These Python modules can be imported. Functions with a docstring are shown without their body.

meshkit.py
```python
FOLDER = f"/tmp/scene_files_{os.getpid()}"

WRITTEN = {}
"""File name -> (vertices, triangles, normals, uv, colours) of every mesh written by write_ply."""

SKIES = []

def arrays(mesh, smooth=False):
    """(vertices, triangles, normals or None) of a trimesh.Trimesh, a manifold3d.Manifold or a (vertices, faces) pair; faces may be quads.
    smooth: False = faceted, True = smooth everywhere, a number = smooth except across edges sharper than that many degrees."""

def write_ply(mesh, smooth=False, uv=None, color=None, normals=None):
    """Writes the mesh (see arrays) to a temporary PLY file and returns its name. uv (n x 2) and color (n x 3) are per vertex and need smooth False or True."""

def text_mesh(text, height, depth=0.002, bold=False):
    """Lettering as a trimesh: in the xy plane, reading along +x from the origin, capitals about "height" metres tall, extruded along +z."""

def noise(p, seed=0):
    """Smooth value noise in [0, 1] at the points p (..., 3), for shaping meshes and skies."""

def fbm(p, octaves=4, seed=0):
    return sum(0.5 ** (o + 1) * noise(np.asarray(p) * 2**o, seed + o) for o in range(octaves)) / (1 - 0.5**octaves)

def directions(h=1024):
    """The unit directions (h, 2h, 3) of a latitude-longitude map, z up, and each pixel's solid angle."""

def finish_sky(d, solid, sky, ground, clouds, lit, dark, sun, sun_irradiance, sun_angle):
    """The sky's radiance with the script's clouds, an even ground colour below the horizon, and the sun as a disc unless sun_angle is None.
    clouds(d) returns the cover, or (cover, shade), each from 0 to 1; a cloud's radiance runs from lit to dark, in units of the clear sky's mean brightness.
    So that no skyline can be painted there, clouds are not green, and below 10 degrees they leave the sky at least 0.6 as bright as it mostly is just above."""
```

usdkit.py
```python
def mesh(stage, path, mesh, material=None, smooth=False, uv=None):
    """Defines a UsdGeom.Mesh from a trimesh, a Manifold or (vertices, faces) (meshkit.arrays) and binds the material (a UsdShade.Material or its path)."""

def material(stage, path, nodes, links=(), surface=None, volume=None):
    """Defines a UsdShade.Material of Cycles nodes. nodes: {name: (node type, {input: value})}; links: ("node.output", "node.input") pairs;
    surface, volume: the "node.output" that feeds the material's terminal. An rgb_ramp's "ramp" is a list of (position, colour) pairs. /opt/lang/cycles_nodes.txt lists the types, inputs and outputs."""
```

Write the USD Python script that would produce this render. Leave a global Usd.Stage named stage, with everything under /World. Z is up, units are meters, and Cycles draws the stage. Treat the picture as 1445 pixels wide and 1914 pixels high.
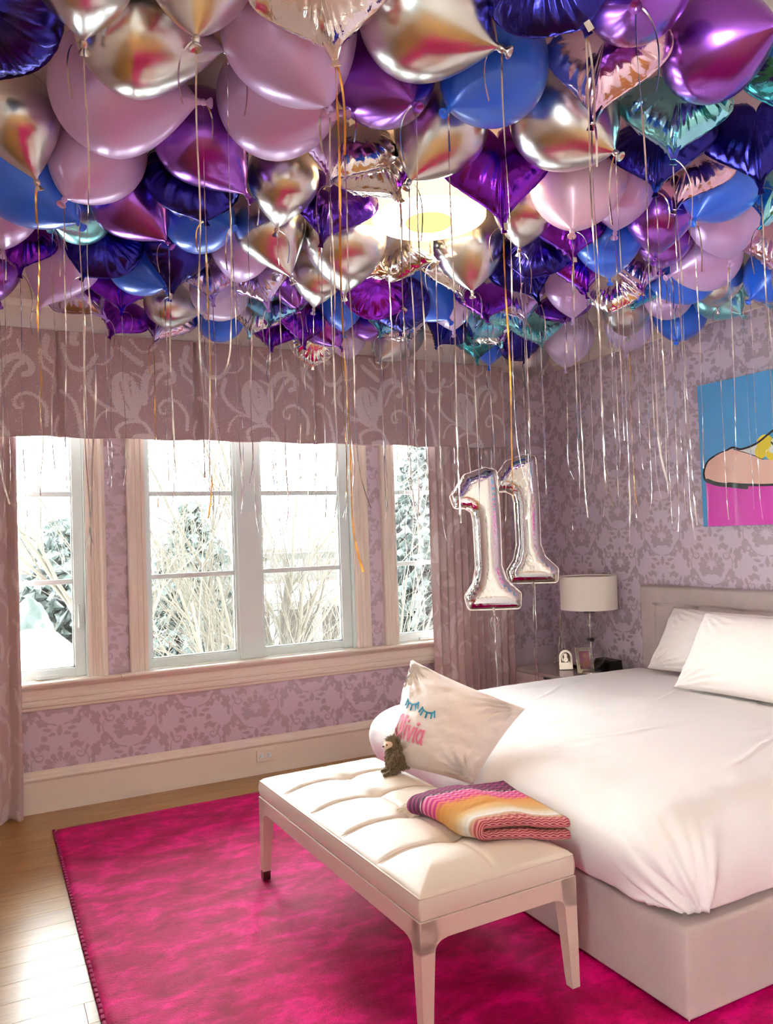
import math, random, numpy as np, trimesh, manifold3d, shapely, usdkit, meshkit
from shapely import affinity
from shapely.geometry import Polygon, LineString, Point
from pxr import Usd, UsdGeom, UsdLux, UsdShade, Gf, Sdf, Vt
from scipy.ndimage import map_coordinates, gaussian_filter
stage = Usd.Stage.CreateInMemory()
UsdGeom.Xform.Define(stage, '/World'); UsdGeom.Scope.Define(stage, '/World/Looks')
rng = np.random.default_rng(11)

# ---------------------------------------------------------------- camera, sky, lights, exposure
W, H = 1445, 1914
YAW, PITCH, ROLL, FPX = math.radians(27.33), math.radians(1.75), math.radians(-1.976), 1472.5
EYE = np.array([0, 0, 1.5])
fw = np.array([math.sin(YAW) * math.cos(PITCH), math.cos(YAW) * math.cos(PITCH), math.sin(PITCH)])
r0 = np.array([math.cos(YAW), -math.sin(YAW), 0]); u0 = np.cross(r0, fw)
rt = math.cos(ROLL) * r0 + math.sin(ROLL) * u0; up = -math.sin(ROLL) * r0 + math.cos(ROLL) * u0
cam = UsdGeom.Camera.Define(stage, '/World/camera')
cam.AddTransformOp().Set(Gf.Matrix4d(*rt, 0, *up, 0, *(-fw), 0, *EYE, 1))
cam.CreateHorizontalApertureAttr(36.0); cam.CreateFocalLengthAttr(36.0 * FPX / W)
cam.CreateClippingRangeAttr(Gf.Vec2f(0.05, 500))
EXPOSURE = 0.92
cam.CreateExposureAttr(EXPOSURE)
SKY = 6.2
dome = UsdLux.DomeLight.Define(stage, '/World/sky_light')
dome.CreateIntensityAttr(SKY); dome.CreateColorAttr(Gf.Vec3f(0.95, 0.98, 1.0))
LAMP_W = 24.0          # radiance of the lit drum shade on the ceiling
def unseen_downlight(i, x, y, power):
    l = UsdLux.DiskLight.Define(stage, '/World/unseen_ceiling_lamp_light' + ('_%03d' % i if i else ''))
    l.CreateRadiusAttr(0.06); l.CreateIntensityAttr(power); l.CreateColorAttr(Gf.Vec3f(1.0, 0.84, 0.68))
    UsdGeom.Xformable(l).AddTranslateOp().Set(Gf.Vec3d(x, y, 2.925))
UNSEEN_DOWN = [(-0.6, -1.0), (0.9, -1.0), (2.4, -1.0)]  # unseen lamps behind the camera, placed to light camera-facing surfaces warmly
for i, (x, y) in enumerate(UNSEEN_DOWN): unseen_downlight(i, x, y, 110.0)

# ---------------------------------------------------------------- helpers
used = {}
def fresh(path):
    n = used.get(path, 0); used[path] = n + 1
    return path if n == 0 else '%s_%03d' % (path, n)
class Thing:
    def __init__(s, path, loc): s.path, s.loc = path, np.array(loc, float)
def data(prim, **k):
    for a, b in k.items():
        if b: prim.SetCustomDataByKey(a, b)
def thing(name, label=None, cat=None, loc=(0, 0, 0), group=None, kind=None):
    p = fresh('/World/' + name); x = UsdGeom.Xform.Define(stage, p)
    if np.any(np.array(loc)): x.AddTranslateOp().Set(Gf.Vec3d(*map(float, loc)))
    data(x.GetPrim(), label=label, category=cat, group=group, kind=kind)
    return Thing(p, loc)
def as_vf(m):
    if hasattr(m, 'to_mesh'):
        q = m.to_mesh(); return np.array(q.vert_properties[:, :3], float), np.array(q.tri_verts)
    if isinstance(m, (tuple, list)):
        v, f = np.asarray(m[0], float), np.asarray(m[1], int)
        return v, (np.vstack([f[:, [0, 1, 2]], f[:, [0, 2, 3]]]) if f.shape[1] == 4 else f)
    return np.array(m.vertices, float), np.array(m.faces)
def part(parent, name, mesh, mat, smooth=30, label=None, kind=None, prim_vars=None, cat=None, group=None):
    """One mesh, given in world coordinates, under parent (a Thing) or top level (None)."""
    v, f = as_vf(mesh)
    base = parent.path if parent else '/World'
    if parent: v = v - parent.loc
    p = fresh(base + '/' + name)
    m = usdkit.mesh(stage, p, (v, f), MAT[mat], smooth=smooth)
    data(m.GetPrim(), label=label, kind=kind, category=cat, group=group)
    for k, a in (prim_vars or {}).items():
        UsdGeom.PrimvarsAPI(m).CreatePrimvar(k, Sdf.ValueTypeNames.FloatArray, 'vertex').Set(Vt.FloatArray.FromNumpy(np.asarray(a, np.float32)))
    return Thing(p, parent.loc if parent else (0, 0, 0))
def curves(parent, name, lines, widths, mat, kind=None, label=None):
    p = fresh(parent.path + '/' + name); c = UsdGeom.BasisCurves.Define(stage, p)
    pts = np.vstack(lines) - parent.loc
    c.CreatePointsAttr(Vt.Vec3fArray.FromNumpy(pts.astype(np.float32)))
    c.CreateCurveVertexCountsAttr([len(l) for l in lines]); c.CreateTypeAttr('linear')
    c.CreateWidthsAttr([float(widths)]); c.SetWidthsInterpolation('constant')
    UsdShade.MaterialBindingAPI.Apply(c.GetPrim()).Bind(MAT[mat])
    data(c.GetPrim(), kind=kind, label=label)
def bx(x0, x1, y0, y1, z0, z1):
    b = trimesh.creation.box((x1 - x0, y1 - y0, z1 - z0)); b.apply_translation(((x0 + x1) / 2, (y0 + y1) / 2, (z0 + z1) / 2)); return b
def rbox(x0, x1, y0, y1, z0, z1, r=.006, seg=8):
    s = manifold3d.Manifold.sphere(r, seg)
    ps = [s.translate((x, y, z)) for x in (x0 + r, x1 - r) for y in (y0 + r, y1 - r) for z in (z0 + r, z1 - r)]
    return trimesh.Trimesh(*as_vf(manifold3d.Manifold.batch_hull(ps)), process=False)
def cat(*m): return trimesh.util.concatenate([trimesh.Trimesh(*as_vf(x), process=False) for x in m])
def tube(pts, rad, seg=8):
    pts = np.asarray(pts, float); n = len(pts); rad = np.broadcast_to(np.asarray(rad, float), (n,))
    t = np.gradient(pts, axis=0); t /= np.linalg.norm(t, axis=1, keepdims=True) + 1e-12
    a = np.cross(t, [0, 0, 1.0]); bad = np.linalg.norm(a, axis=1) < .1; a[bad] = np.cross(t[bad], [1.0, 0, 0])
    a /= np.linalg.norm(a, axis=1, keepdims=True); b = np.cross(t, a)
    th = np.arange(seg) * 2 * np.pi / seg
    v = pts[:, None] + rad[:, None, None] * (np.cos(th)[None, :, None] * a[:, None] + np.sin(th)[None, :, None] * b[:, None])
    v = np.vstack([v.reshape(-1, 3), pts[:1], pts[-1:]]); f = []
    for i in range(n - 1):
        for j in range(seg):
            k = (j + 1) % seg; f += [(i * seg + j, i * seg + k, (i + 1) * seg + k), (i * seg + j, (i + 1) * seg + k, (i + 1) * seg + j)]
    for j in range(seg):
        k = (j + 1) % seg; f += [(n * seg, k, j), (n * seg + 1, (n - 1) * seg + j, (n - 1) * seg + k)]
    return trimesh.Trimesh(v, f, process=False)
def lathe(prof, seg=32, c=(0, 0, 0)):
    """prof: (r, z) from top to bottom."""
    m = trimesh.creation.revolve(np.asarray(prof, float)[::-1], sections=seg); m.apply_translation(c); return m
def grid_faces(nu, nv, flip=False):
    i = np.arange(nu * nv).reshape(nu, nv)
    q = np.stack([i[:-1, :-1], i[1:, :-1], i[1:, 1:], i[:-1, 1:]], -1).reshape(-1, 4)
    if flip: q = q[:, ::-1]
    return np.vstack([q[:, [0, 1, 2]], q[:, [0, 2, 3]]])
def sheet(P, N, th):
    """closed thin sheet: P (nu,nv,3) mid points, N normals, th thickness (scalar or array)."""
    nu, nv = P.shape[:2]; th = np.broadcast_to(np.asarray(th, float), (nu, nv))[..., None]
    v = np.vstack([(P + N * th / 2).reshape(-1, 3), (P - N * th / 2).reshape(-1, 3)]); n = nu * nv
    f = [grid_faces(nu, nv), grid_faces(nu, nv, True) + n]
    i = np.arange(n).reshape(nu, nv)
    edge = np.concatenate([i[:, 0][::-1], i[0, 1:], i[1:, -1], i[-1, :-1][::-1]])
    e2 = np.roll(edge, -1); keep = edge != e2; a, b = edge[keep], e2[keep]
    f += [np.stack([a, b, b + n], 1), np.stack([a, b + n, a + n], 1)]
    return v, np.vstack(f)
def normals_of(P):
    du = np.gradient(P, axis=0); dv = np.gradient(P, axis=1); n = np.cross(du, dv)
    return n / (np.linalg.norm(n, axis=2, keepdims=True) + 1e-12)
def extrude_x(poly_yz, x0, x1):
    """profile polygon in (y, z) swept along x."""
    m = trimesh.creation.extrude_polygon(Polygon(poly_yz), x1 - x0, engine='earcut')
    v = m.vertices; return trimesh.Trimesh(np.stack([v[:, 2] + x0, v[:, 0], v[:, 1]], 1), m.faces, process=False)
def extrude_y(poly_xz, y0, y1):
    m = trimesh.creation.extrude_polygon(Polygon(poly_xz), y1 - y0, engine='earcut')
    v = m.vertices; return trimesh.Trimesh(np.stack([v[:, 0], y1 - v[:, 2], v[:, 1]], 1), m.faces, process=False)
def smooth_noise(p, s, seed=0, o=3): return meshkit.fbm(np.asarray(p) * s, o, seed) - .5

# ---------------------------------------------------------------- materials
MAT = {}
def M(name, nodes, links=(), surface='p.BSDF'):
    MAT[name] = usdkit.material(stage, '/World/Looks/' + name, nodes, links, surface)
def plain(name, col, rough=.5, metal=0., bump=None, var=0., **kw):
    """principled; bump = (noise scale, strength, distance); var mixes a darker tone of the same hue by noise."""
    nodes = {'p': ('principled_bsdf', dict(base_color=col, roughness=rough, metallic=metal, **kw))}; links = []
    if bump or var:
        nodes['tc'] = ('texture_coordinate', {})
    if bump:
        nodes['bn'] = ('noise_texture', {'scale': bump[0], 'detail': 3.0}); nodes['b'] = ('bump', {'strength': bump[1], 'distance': bump[2]})
        links += [('tc.object', 'bn.vector'), ('bn.fac', 'b.height'), ('b.normal', 'p.normal')]
    if var:
        nodes['vn'] = ('noise_texture', {'scale': kw.get('_', 6.0), 'detail': 4.0})
        nodes['vr'] = ('rgb_ramp', {'ramp': [(.3, tuple(c * (1 - var) for c in col)), (.7, col)]})
        links += [('tc.object', 'vn.vector'), ('vn.fac', 'vr.fac'), ('vr.color', 'p.base_color')]
    M(name, nodes, links)
def masked(name, a, b, attr, ra=.6, rb=.35, metal_b=0., break_up=0., scale=400., bump=None):
    """two looks mixed by a vertex mask printed on the cloth or paper."""
    nodes = {'at': ('attribute', {'attribute': attr}), 'tc': ('texture_coordinate', {}), 'n': ('noise_texture', {'scale': scale, 'detail': 2.0}),
             'k': ('map_range', {'from_min': .5 - .12, 'from_max': .5 + .12, 'clamp': True}),
             'u': ('math', {'math_type': 'multiply_add', 'value2': break_up, 'value3': -break_up * .5}), 's': ('math', {'math_type': 'add'}),
             'c': ('mix_color', {'a': a, 'b': b}), 'r': ('mix_float', {'a': ra, 'b': rb}), 'm': ('mix_float', {'a': 0., 'b': metal_b}), 'p': ('principled_bsdf', {})}
    links = [('tc.object', 'n.vector'), ('n.fac', 'u.value1'), ('u.value', 's.value1'), ('at.fac', 's.value2'), ('s.value', 'k.value'), ('k.result', 'c.fac'), ('k.result', 'r.fac'), ('k.result', 'm.fac'),
             ('c.result', 'p.base_color'), ('r.result', 'p.roughness'), ('m.result', 'p.metallic')]
    if bump:
        nodes['bn'] = ('noise_texture', {'scale': bump[0], 'detail': 2.0}); nodes['b'] = ('bump', {'strength': bump[1], 'distance': bump[2]})
        links += [('tc.object', 'bn.vector'), ('bn.fac', 'b.height'), ('b.normal', 'p.normal')]
    M(name, nodes, links)
plain('paint_white', (.88, .78, .68), .35)
plain('sash_white', (.82, .93, .91), .3)
plain('ceiling_paint', (.78, .68, .62), .7)
plain('wall_plain', (.80, .77, .73), .6)
masked('wallpaper', (.68, .555, .645), (.515, .40, .455), 'damask', .62, .34, .25, 1.5, 260., (900., .15, .0006))
masked('drapery', (.53, .37, .365), (.80, .72, .70), 'swirl', .6, .4, .15, 3.2, 170., (700., .35, .001))
masked('drapery_soft', (.54, .38, .37), (.67, .55, .54), 'swirl', .6, .4, .1, 3.2, 170., (700., .35, .001))
plain('drape_lining', (.70, .64, .60), .8)
def wood(name, c1, c2):
    M(name, {'tc': ('texture_coordinate', {}), 'mp': ('mapping', {'scale': (1.6, 26.0, 5.0)}), 'n': ('noise_texture', {'scale': 2.2, 'detail': 6.0, 'roughness': .6, 'distortion': .8}),
             'r': ('rgb_ramp', {'ramp': [(.3, c1), (.7, c2)]}), 'b': ('bump', {'strength': .05, 'distance': .002}), 'p': ('principled_bsdf', {'roughness': .3, 'coat_weight': .28, 'coat_roughness': .22})},
      [('tc.object', 'mp.vector'), ('mp.vector', 'n.vector'), ('n.fac', 'r.fac'), ('r.color', 'p.base_color'), ('n.fac', 'b.height'), ('b.normal', 'p.normal')])
wood('oak_a', (.29, .125, .018), (.44, .215, .042)); wood('oak_b', (.27, .115, .016), (.41, .195, .038)); wood('oak_c', (.31, .14, .022), (.47, .235, .050))
M('rug_pile', {'tc': ('texture_coordinate', {}), 'mp': ('mapping', {'scale': (.8, 1.35, 1.0)}), 'n': ('noise_texture', {'scale': 5.5, 'detail': 8.0, 'roughness': .72, 'distortion': .25}), 'n2': ('noise_texture', {'scale': 260.0, 'detail': 2.0}),
               'r': ('rgb_ramp', {'ramp': [(.38, (.27, .0, .042)), (.5, (.45, .0, .09)), (.62, (.76, .0, .20))]}), 'b': ('bump', {'strength': .6, 'distance': .006}),
               'p': ('principled_bsdf', {'roughness': .6, 'specular_ior_level': .35, 'specular_tint': (1.0, .02, .30), 'sheen_weight': .12, 'sheen_roughness': .35, 'sheen_tint': (1.0, .0, .30)})},
  [('tc.object', 'mp.vector'), ('mp.vector', 'n.vector'), ('tc.object', 'n2.vector'), ('n.fac', 'r.fac'), ('r.color', 'p.base_color'), ('n2.fac', 'b.height'), ('b.normal', 'p.normal')])
plain('rug_binding', (.30, .0, .08), .8, bump=(300., .5, .004))
plain('linen_white', (.80, .75, .74), .75, bump=(900., .08, .0008))
plain('pillow_cotton', (.82, .73, .69), .7, bump=(900., .08, .0008))
plain('bed_upholstery', (.56, .45, .42), .8, bump=(420., .9, .003), var=.12)
plain('bench_leather', (.70, .60, .51), .38, bump=(420., .12, .001))
plain('bench_lacquer', (.66, .52, .44), .32)
plain('bench_stitch', (.70, .60, .54), .5)
plain('ferrule', (.10, .07, .05), .35, .8)
plain('embroidery_pink', (.70, .16, .28), .7); plain('embroidery_pale', (.84, .56, .58), .7); plain('embroidery_blue', (.04, .30, .48), .7)
plain('fur_brown', (.25, .17, .095), .9, var=.5, bump=(160., 1., .006)); plain('fur_tip', (.42, .32, .22), .8); plain('plush_face', (.72, .52, .38), .9, bump=(300., .4, .002))
plain('black_gloss', (.006, .005, .005), .15); plain('amber_eye', (.10, .025, .008), .1)
plain('black_matte', (.012, .011, .012), .6)
plain('lacquer_taupe', (.50, .42, .38), .18, coat_weight=.6); plain('lacquer_pale', (.66, .57, .53), .22, coat_weight=.5)
plain('shade_linen', (.86, .78, .70), .8, bump=(500., .3, .001))
plain('nickel', (.72, .68, .62), .22, 1.0); plain('silver_frame', (.82, .80, .74), .25, 1.0, bump=(90., .5, .003)); plain('dark_bronze', (.05, .04, .035), .4, .7)
M('clear_glass', {'p': ('principled_bsdf', {'base_color': (.96, .97, .97), 'roughness': .02, 'transmission_weight': 1.0, 'ior': 1.45})})
M('pane_glass', {'f': ('fresnel', {'IOR': 1.45}), 't': ('transparent_bsdf', {'color': (.95, .985, .97)}), 'g': ('glossy_bsdf', {'roughness': .0, 'color': (1, 1, 1)}), 'x': ('mix_closure', {})},
  [('f.fac', 'x.fac'), ('t.BSDF', 'x.closure1'), ('g.BSDF', 'x.closure2')], 'x.closure')
M('lit_shade', {'e': ('emission', {'color': (1.0, .79, .52), 'strength': LAMP_W})}, (), 'e.emission')
M('lit_band', {'e': ('emission', {'color': (1.0, .68, .30), 'strength': 1.5})}, (), 'e.emission')
M('lit_disc', {'e': ('emission', {'color': (1.0, .66, .18), 'strength': 1.25})}, (), 'e.emission')
M('unseen_lamp_lens', {'e': ('emission', {'color': (1.0, .8, .6), 'strength': 6.0})}, (), 'e.emission')  # glow of the unseen ceiling lamps behind the camera
# balloons
def latex(name, col, metal, rough, coat=.3):
    plain(name, col, rough, metal, coat_weight=coat, coat_roughness=.12)
latex('silver', (.70, .69, .68), 1.0, .24, 0.); latex('grey', (.50, .47, .47), .9, .3, 0.)
latex('mauve', (.60, .39, .72), .25, .34); latex('pink', (.78, .50, .66), .2, .36); latex('lilac', (.70, .57, .84), .25, .34)
latex('blue', (.025, .15, .84), .1, .30); latex('purple', (.31, .09, .55), .95, .22, .2); latex('aqua', (.30, .74, .80), .9, .26, 0.)
def foil(name, col, rough=.13):
    M(name, {'tc': ('texture_coordinate', {}), 'n': ('noise_texture', {'scale': 26.0, 'detail': 4.0, 'distortion': 1.2}), 'b': ('bump', {'strength': .35, 'distance': .004}),
             'p': ('principled_bsdf', {'base_color': col, 'metallic': 1.0, 'roughness': rough})}, [('tc.object', 'n.vector'), ('n.fac', 'b.height'), ('b.normal', 'p.normal')])
foil('navy', (.035, .03, .27), .24); foil('navyviolet', (.10, .03, .34), .2); foil('purplefoil', (.25, .025, .52), .2); foil('silverfoil', (.90, .87, .86), .06)
foil('aquafoil', (.30, .76, .82), .14); foil('tealfoil', (.06, .42, .50), .16); foil('lilacfoil', (.66, .54, .82), .16); foil('pinkfoil', (.80, .56, .70), .16)
foil('number_foil', (.92, .90, .89), .035)
plain('ribbon_silver', (.66, .62, .60), .2, 1.0); plain('ribbon_gold', (.95, .52, .12), .22, 1.0); plain('tag_card', (.50, .42, .34), .6)
# picture
for n, c in dict(picture_blue=(.09, .36, .70), picture_magenta=(.74, .05, .48), picture_peach=(.86, .52, .42), picture_black=(.01, .01, .01), picture_yellow=(.80, .62, .02), picture_white=(.75, .78, .76)).items():
    plain(n, c, .45, coat_weight=1.0, coat_roughness=.02)
# outdoors
plain('snow', (.82, .84, .86), .8); plain('bark', (.030, .023, .015), .9, var=.3); plain('twig', (.038, .030, .020), .9)
M('spruce', {'tc': ('texture_coordinate', {}), 'n': ('noise_texture', {'scale': 4.0, 'detail': 5.0, 'roughness': .7}),
             'r': ('rgb_ramp', {'ramp': [(.38, (.008, .0135, .011)), (.54, (.019, .027, .024)), (.68, (.11, .118, .124))]}), 'p': ('principled_bsdf', {'roughness': .9})},
  [('tc.object', 'n.vector'), ('n.fac', 'r.fac'), ('r.color', 'p.base_color')])
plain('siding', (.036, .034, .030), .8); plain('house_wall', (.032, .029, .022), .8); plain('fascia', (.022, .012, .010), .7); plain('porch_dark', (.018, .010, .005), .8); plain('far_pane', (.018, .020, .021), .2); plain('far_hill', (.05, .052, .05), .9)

# ---------------------------------------------------------------- printed patterns (masks sampled per vertex)
def raster(shape, w, h, n):
    """mask of a shapely shape on a tile w x h, n samples per metre, softened at the edge."""
    nx, ny = int(w * n), int(h * n); shapely.prepare(shape)
    x, y = np.meshgrid((np.arange(nx) + .5) / n, (np.arange(ny) + .5) / n, indexing='ij')
    return gaussian_filter(shapely.contains_xy(shape, x, y).astype(float), .7, mode='wrap')
def sample(tile, n, u, v):
    return map_coordinates(tile, [np.mod(u, tile.shape[0] / n) * n - .5, np.mod(v, tile.shape[1] / n) * n - .5], order=1, mode='grid-wrap')
def ell(cx, cy, rx, ry, deg=0): return affinity.translate(affinity.rotate(affinity.scale(Point(0, 0).buffer(1, quad_segs=10), rx, ry), deg), cx, cy)
def petal(cx, cy, ln, wd, deg):
    t = np.linspace(0, 1, 14); w = wd * np.sin(np.pi * t ** .75) * .5
    p = Polygon(np.vstack([np.stack([w, t * ln], 1), np.stack([-w, t * ln], 1)[::-1]])).buffer(0)
    return affinity.translate(affinity.rotate(p, deg, origin=(0, 0)), cx, cy)
def stroke(pts, w0, w1=None, k=40):
    """tapering brush stroke through pts (Catmull-Rom)."""
    pts = np.asarray(pts, float); P = np.vstack([2 * pts[0] - pts[1], pts, 2 * pts[-1] - pts[-2]]); out = []
    for i in range(len(pts) - 1):
        t = np.linspace(0, 1, k // len(pts) + 3)[:, None]; a, b, c, d = P[i:i + 4]
        out.append(.5 * (2 * b + (c - a) * t + (2 * a - 5 * b + 4 * c - d) * t ** 2 + (3 * b - a - 3 * c + d) * t ** 3))
    out = np.vstack(out); w1 = w0 if w1 is None else w1; m = len(out)
    return shapely.union_all([LineString(out[i:i + 2]).buffer((w0 + (w1 - w0) * i / m) / 2, quad_segs=4) for i in range(m - 1) if np.any(out[i] != out[i + 1])])
def spiral(cx, cy, r, turns, a0, sgn=1):
    t = np.linspace(0, 1, 22); th = a0 + sgn * turns * 2 * np.pi * t
    return [(cx + r * (1 - .85 * q) * np.cos(h), cy + r * (1 - .85 * q) * np.sin(h)) for q, h in zip(t, th)]
TW, TH = .78, .36                                  # wallpaper repeat
def damask_motif():
    g = []
    for k in range(-5, 6):                          # fan of the blossom
        a = k * 24; ln = .088 - .0022 * abs(k) ** 1.5
        g.append(petal(0, .0, ln, .034, -a))
        g.append(ell(ln * .93 * math.sin(math.radians(a)), ln * .93 * math.cos(math.radians(a)), .014, .016, -a))
    body = shapely.union_all(g + [ell(0, 0, .03, .034)])
    veins = [petal(0, .022, .05, .007, -k * 24 - 12) for k in range(-5, 5)] + [ell(0, .006, .011, .014)]
    body = body.difference(shapely.union_all(veins))
    extra = []
    for s in (-1, 1):                               # leaves and scrolls of the ogee frame
        extra.append(stroke(spiral(s * .125, -.055, .034, 1.2, 0 if s > 0 else math.pi, s), .013, .006))
        extra.append(stroke(spiral(s * .108, .085, .028, 1.1, 0 if s > 0 else math.pi, -s), .012, .005))
        for t, (x, y, d, l) in enumerate([(.065, -.105, 55, .06), (.10, -.11, 20, .055), (.15, -.085, 0, .05), (.165, -.04, -25, .05), (.175, .0, 10, .055), (.165, .04, 35, .05), (.14, .09, 15, .05),
                                           (.10, .12, 50, .045), (.06, .115, 20, .045), (.04, -.13, 80, .06), (.02, -.15, 100, .045), (.19, -.06, -60, .035), (.19, .07, 75, .03)]):
            extra.append(petal(s * x, y, l, .022, -s * d))
        extra.append(stroke([(s * .02, -.10), (s * .07, -.085), (s * .115, -.04), (s * .15, .01), (s * .15, .06), (s * .11, .115), (s * .05, .15)], .009, .006))
    for s in (-1, 1):                               # acanthus fans between the blossoms
        for cx, cy, a0, sc in ((.125, -.02, 95, .8), (.195, -.09, 20, .9), (.195, .09, 160, .9), (.085, .135, 40, .7), (.075, -.165, 130, .7)):
            for k in range(-2, 3):
                extra.append(petal(s * cx, cy, (.052 - .006 * abs(k)) * sc, .021 * sc, -s * (a0 + k * 30)))
            extra.append(ell(s * cx, cy, .010 * sc, .010 * sc))
    extra.append(petal(0, .095, .05, .03, 0)); extra.append(petal(0, -.165, .07, .03, 0))
    body = affinity.scale(body, 1.16, 1.12, origin=(0, 0)); ring = body.buffer(.006)
    return shapely.union_all([body, shapely.union_all(extra).difference(ring)])
_m = damask_motif()
_tile = shapely.union_all([affinity.translate(_m, x, y) for x, y in [(0, 0), (TW, 0), (0, TH), (TW, TH), (TW / 2, TH / 2), (TW / 2, -TH / 2), (TW / 2, TH * 1.5), (0, -TH), (TW, -TH), (0, 2 * TH), (TW, 2 * TH)]])
DN = 400; DAMASK = raster(_tile, TW, TH, DN)
SW, SH = .79, .66                                  # drapery repeat
def swirl_motif():
    def q(x, y): return ((x - 320) / 740 * SW, SH - (y - 150) / 740 * SW)
    S = lambda pts, a, b=None: stroke([q(*p) for p in pts], a, b)
    g = [affinity.rotate(ell(*q(670, 510), .085, .14), 12),
         S([(670, 560), (740, 640)], .05, .008),
         S([(490, 390), (475, 470), (520, 545), (610, 595), (740, 640)], .03, .012),
         S([(765, 540), (775, 420), (815, 350), (880, 330), (930, 370), (925, 415), (895, 425)], .045, .03),
         S([(890, 360), (850, 400), (800, 500)], .03, .01),
         S([(1000, 690), (1000, 600), (950, 535), (890, 525), (850, 560), (858, 600), (885, 600), (888, 578)], .022, .012),
         S([(625, 740), (620, 690), (680, 655), (760, 660), (815, 740)], .024, .020), affinity.scale(ell(*q(760, 745), .07, .03), 1, 1),
         S([(500, 690), (520, 640), (560, 600), (600, 600)], .014, .008),
         S([(350, 250), (365, 320), (400, 375), (470, 370), (520, 300)], .02, .03), S([(410, 170), (400, 230), (420, 240)], .05, .03),
         S([(600, 250), (600, 300), (560, 340), (510, 345)], .016, .01), S([(700, 200), (760, 260), (830, 230), (840, 180)], .016, .012),
         S([(650, 250), (700, 290), (755, 330)], .03, .035), S([(975, 290), (985, 370), (1040, 430), (1040, 520)], .022, .014),
         S([(1010, 220), (1000, 300), (1030, 350)], .04, .02), S([(440, 470), (432, 500), (440, 480)], .012, .01),
         S([(340, 500), (400, 560), (430, 680), (440, 745)], .016, .03), S([(1060, 640), (1040, 700), (1050, 745)], .02, .012), S([(870, 250), (885, 300), (875, 330)], .02, .012),
         S([(700, 380), (760, 410), (775, 480)], .012, .02)]
    cut = [S([(640, 440), (655, 520), (690, 590)], .010, .006), S([(690, 430), (700, 510)], .010, .005)]
    return shapely.union_all(g).difference(shapely.union_all(cut))
_s = swirl_motif(); _st = shapely.union_all([affinity.translate(_s, x, 0) for x in (-SW, 0, SW)])
SN = 320; SWIRL = raster(_st, SW, SH, SN)

# ---------------------------------------------------------------- the room
D, XR, XL, YB, CE = 4.95, 4.0, -1.6, -2.2, 2.95       # window wall, headboard wall, left wall, back wall, ceiling
floor = thing('floor', kind='structure')
part(floor, 'subfloor', bx(XL - .1, XR + .1, YB - .1, D + .1, -.12, -.014), 'oak_b')
_r = random.Random(3)
y = YB
row = 0
while y < D:
    w = .128 if y > 1.0 else .8
    x = XL - _r.uniform(0, 1.2) if y > 1.0 else XL
    while x < XR:
        l = _r.uniform(1.1, 2.1) if y > 1.0 else 6.0
        a, b = max(x, XL), min(x + l, XR)
        if b - a > .05:
            part(floor, 'plank', rbox(a + .0003, b - .0003, y + .0003, min(y + w, D) - .0003, -.013, 0, .0008, 4), _r.choice(['oak_a', 'oak_b', 'oak_c']), smooth=False)
        x += l
    y += w; row += 1
part(None, 'ceiling', bx(XL - .1, XR + .1, YB - .1, D + .1, CE, CE + .1), 'ceiling_paint', kind='structure')
WIN = [(-.42, .555), (.895, 2.29), (2.615, 3.22)]; WZ = (.735, 2.32)
def wall_face(P, u, v, step):
    return P
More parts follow.
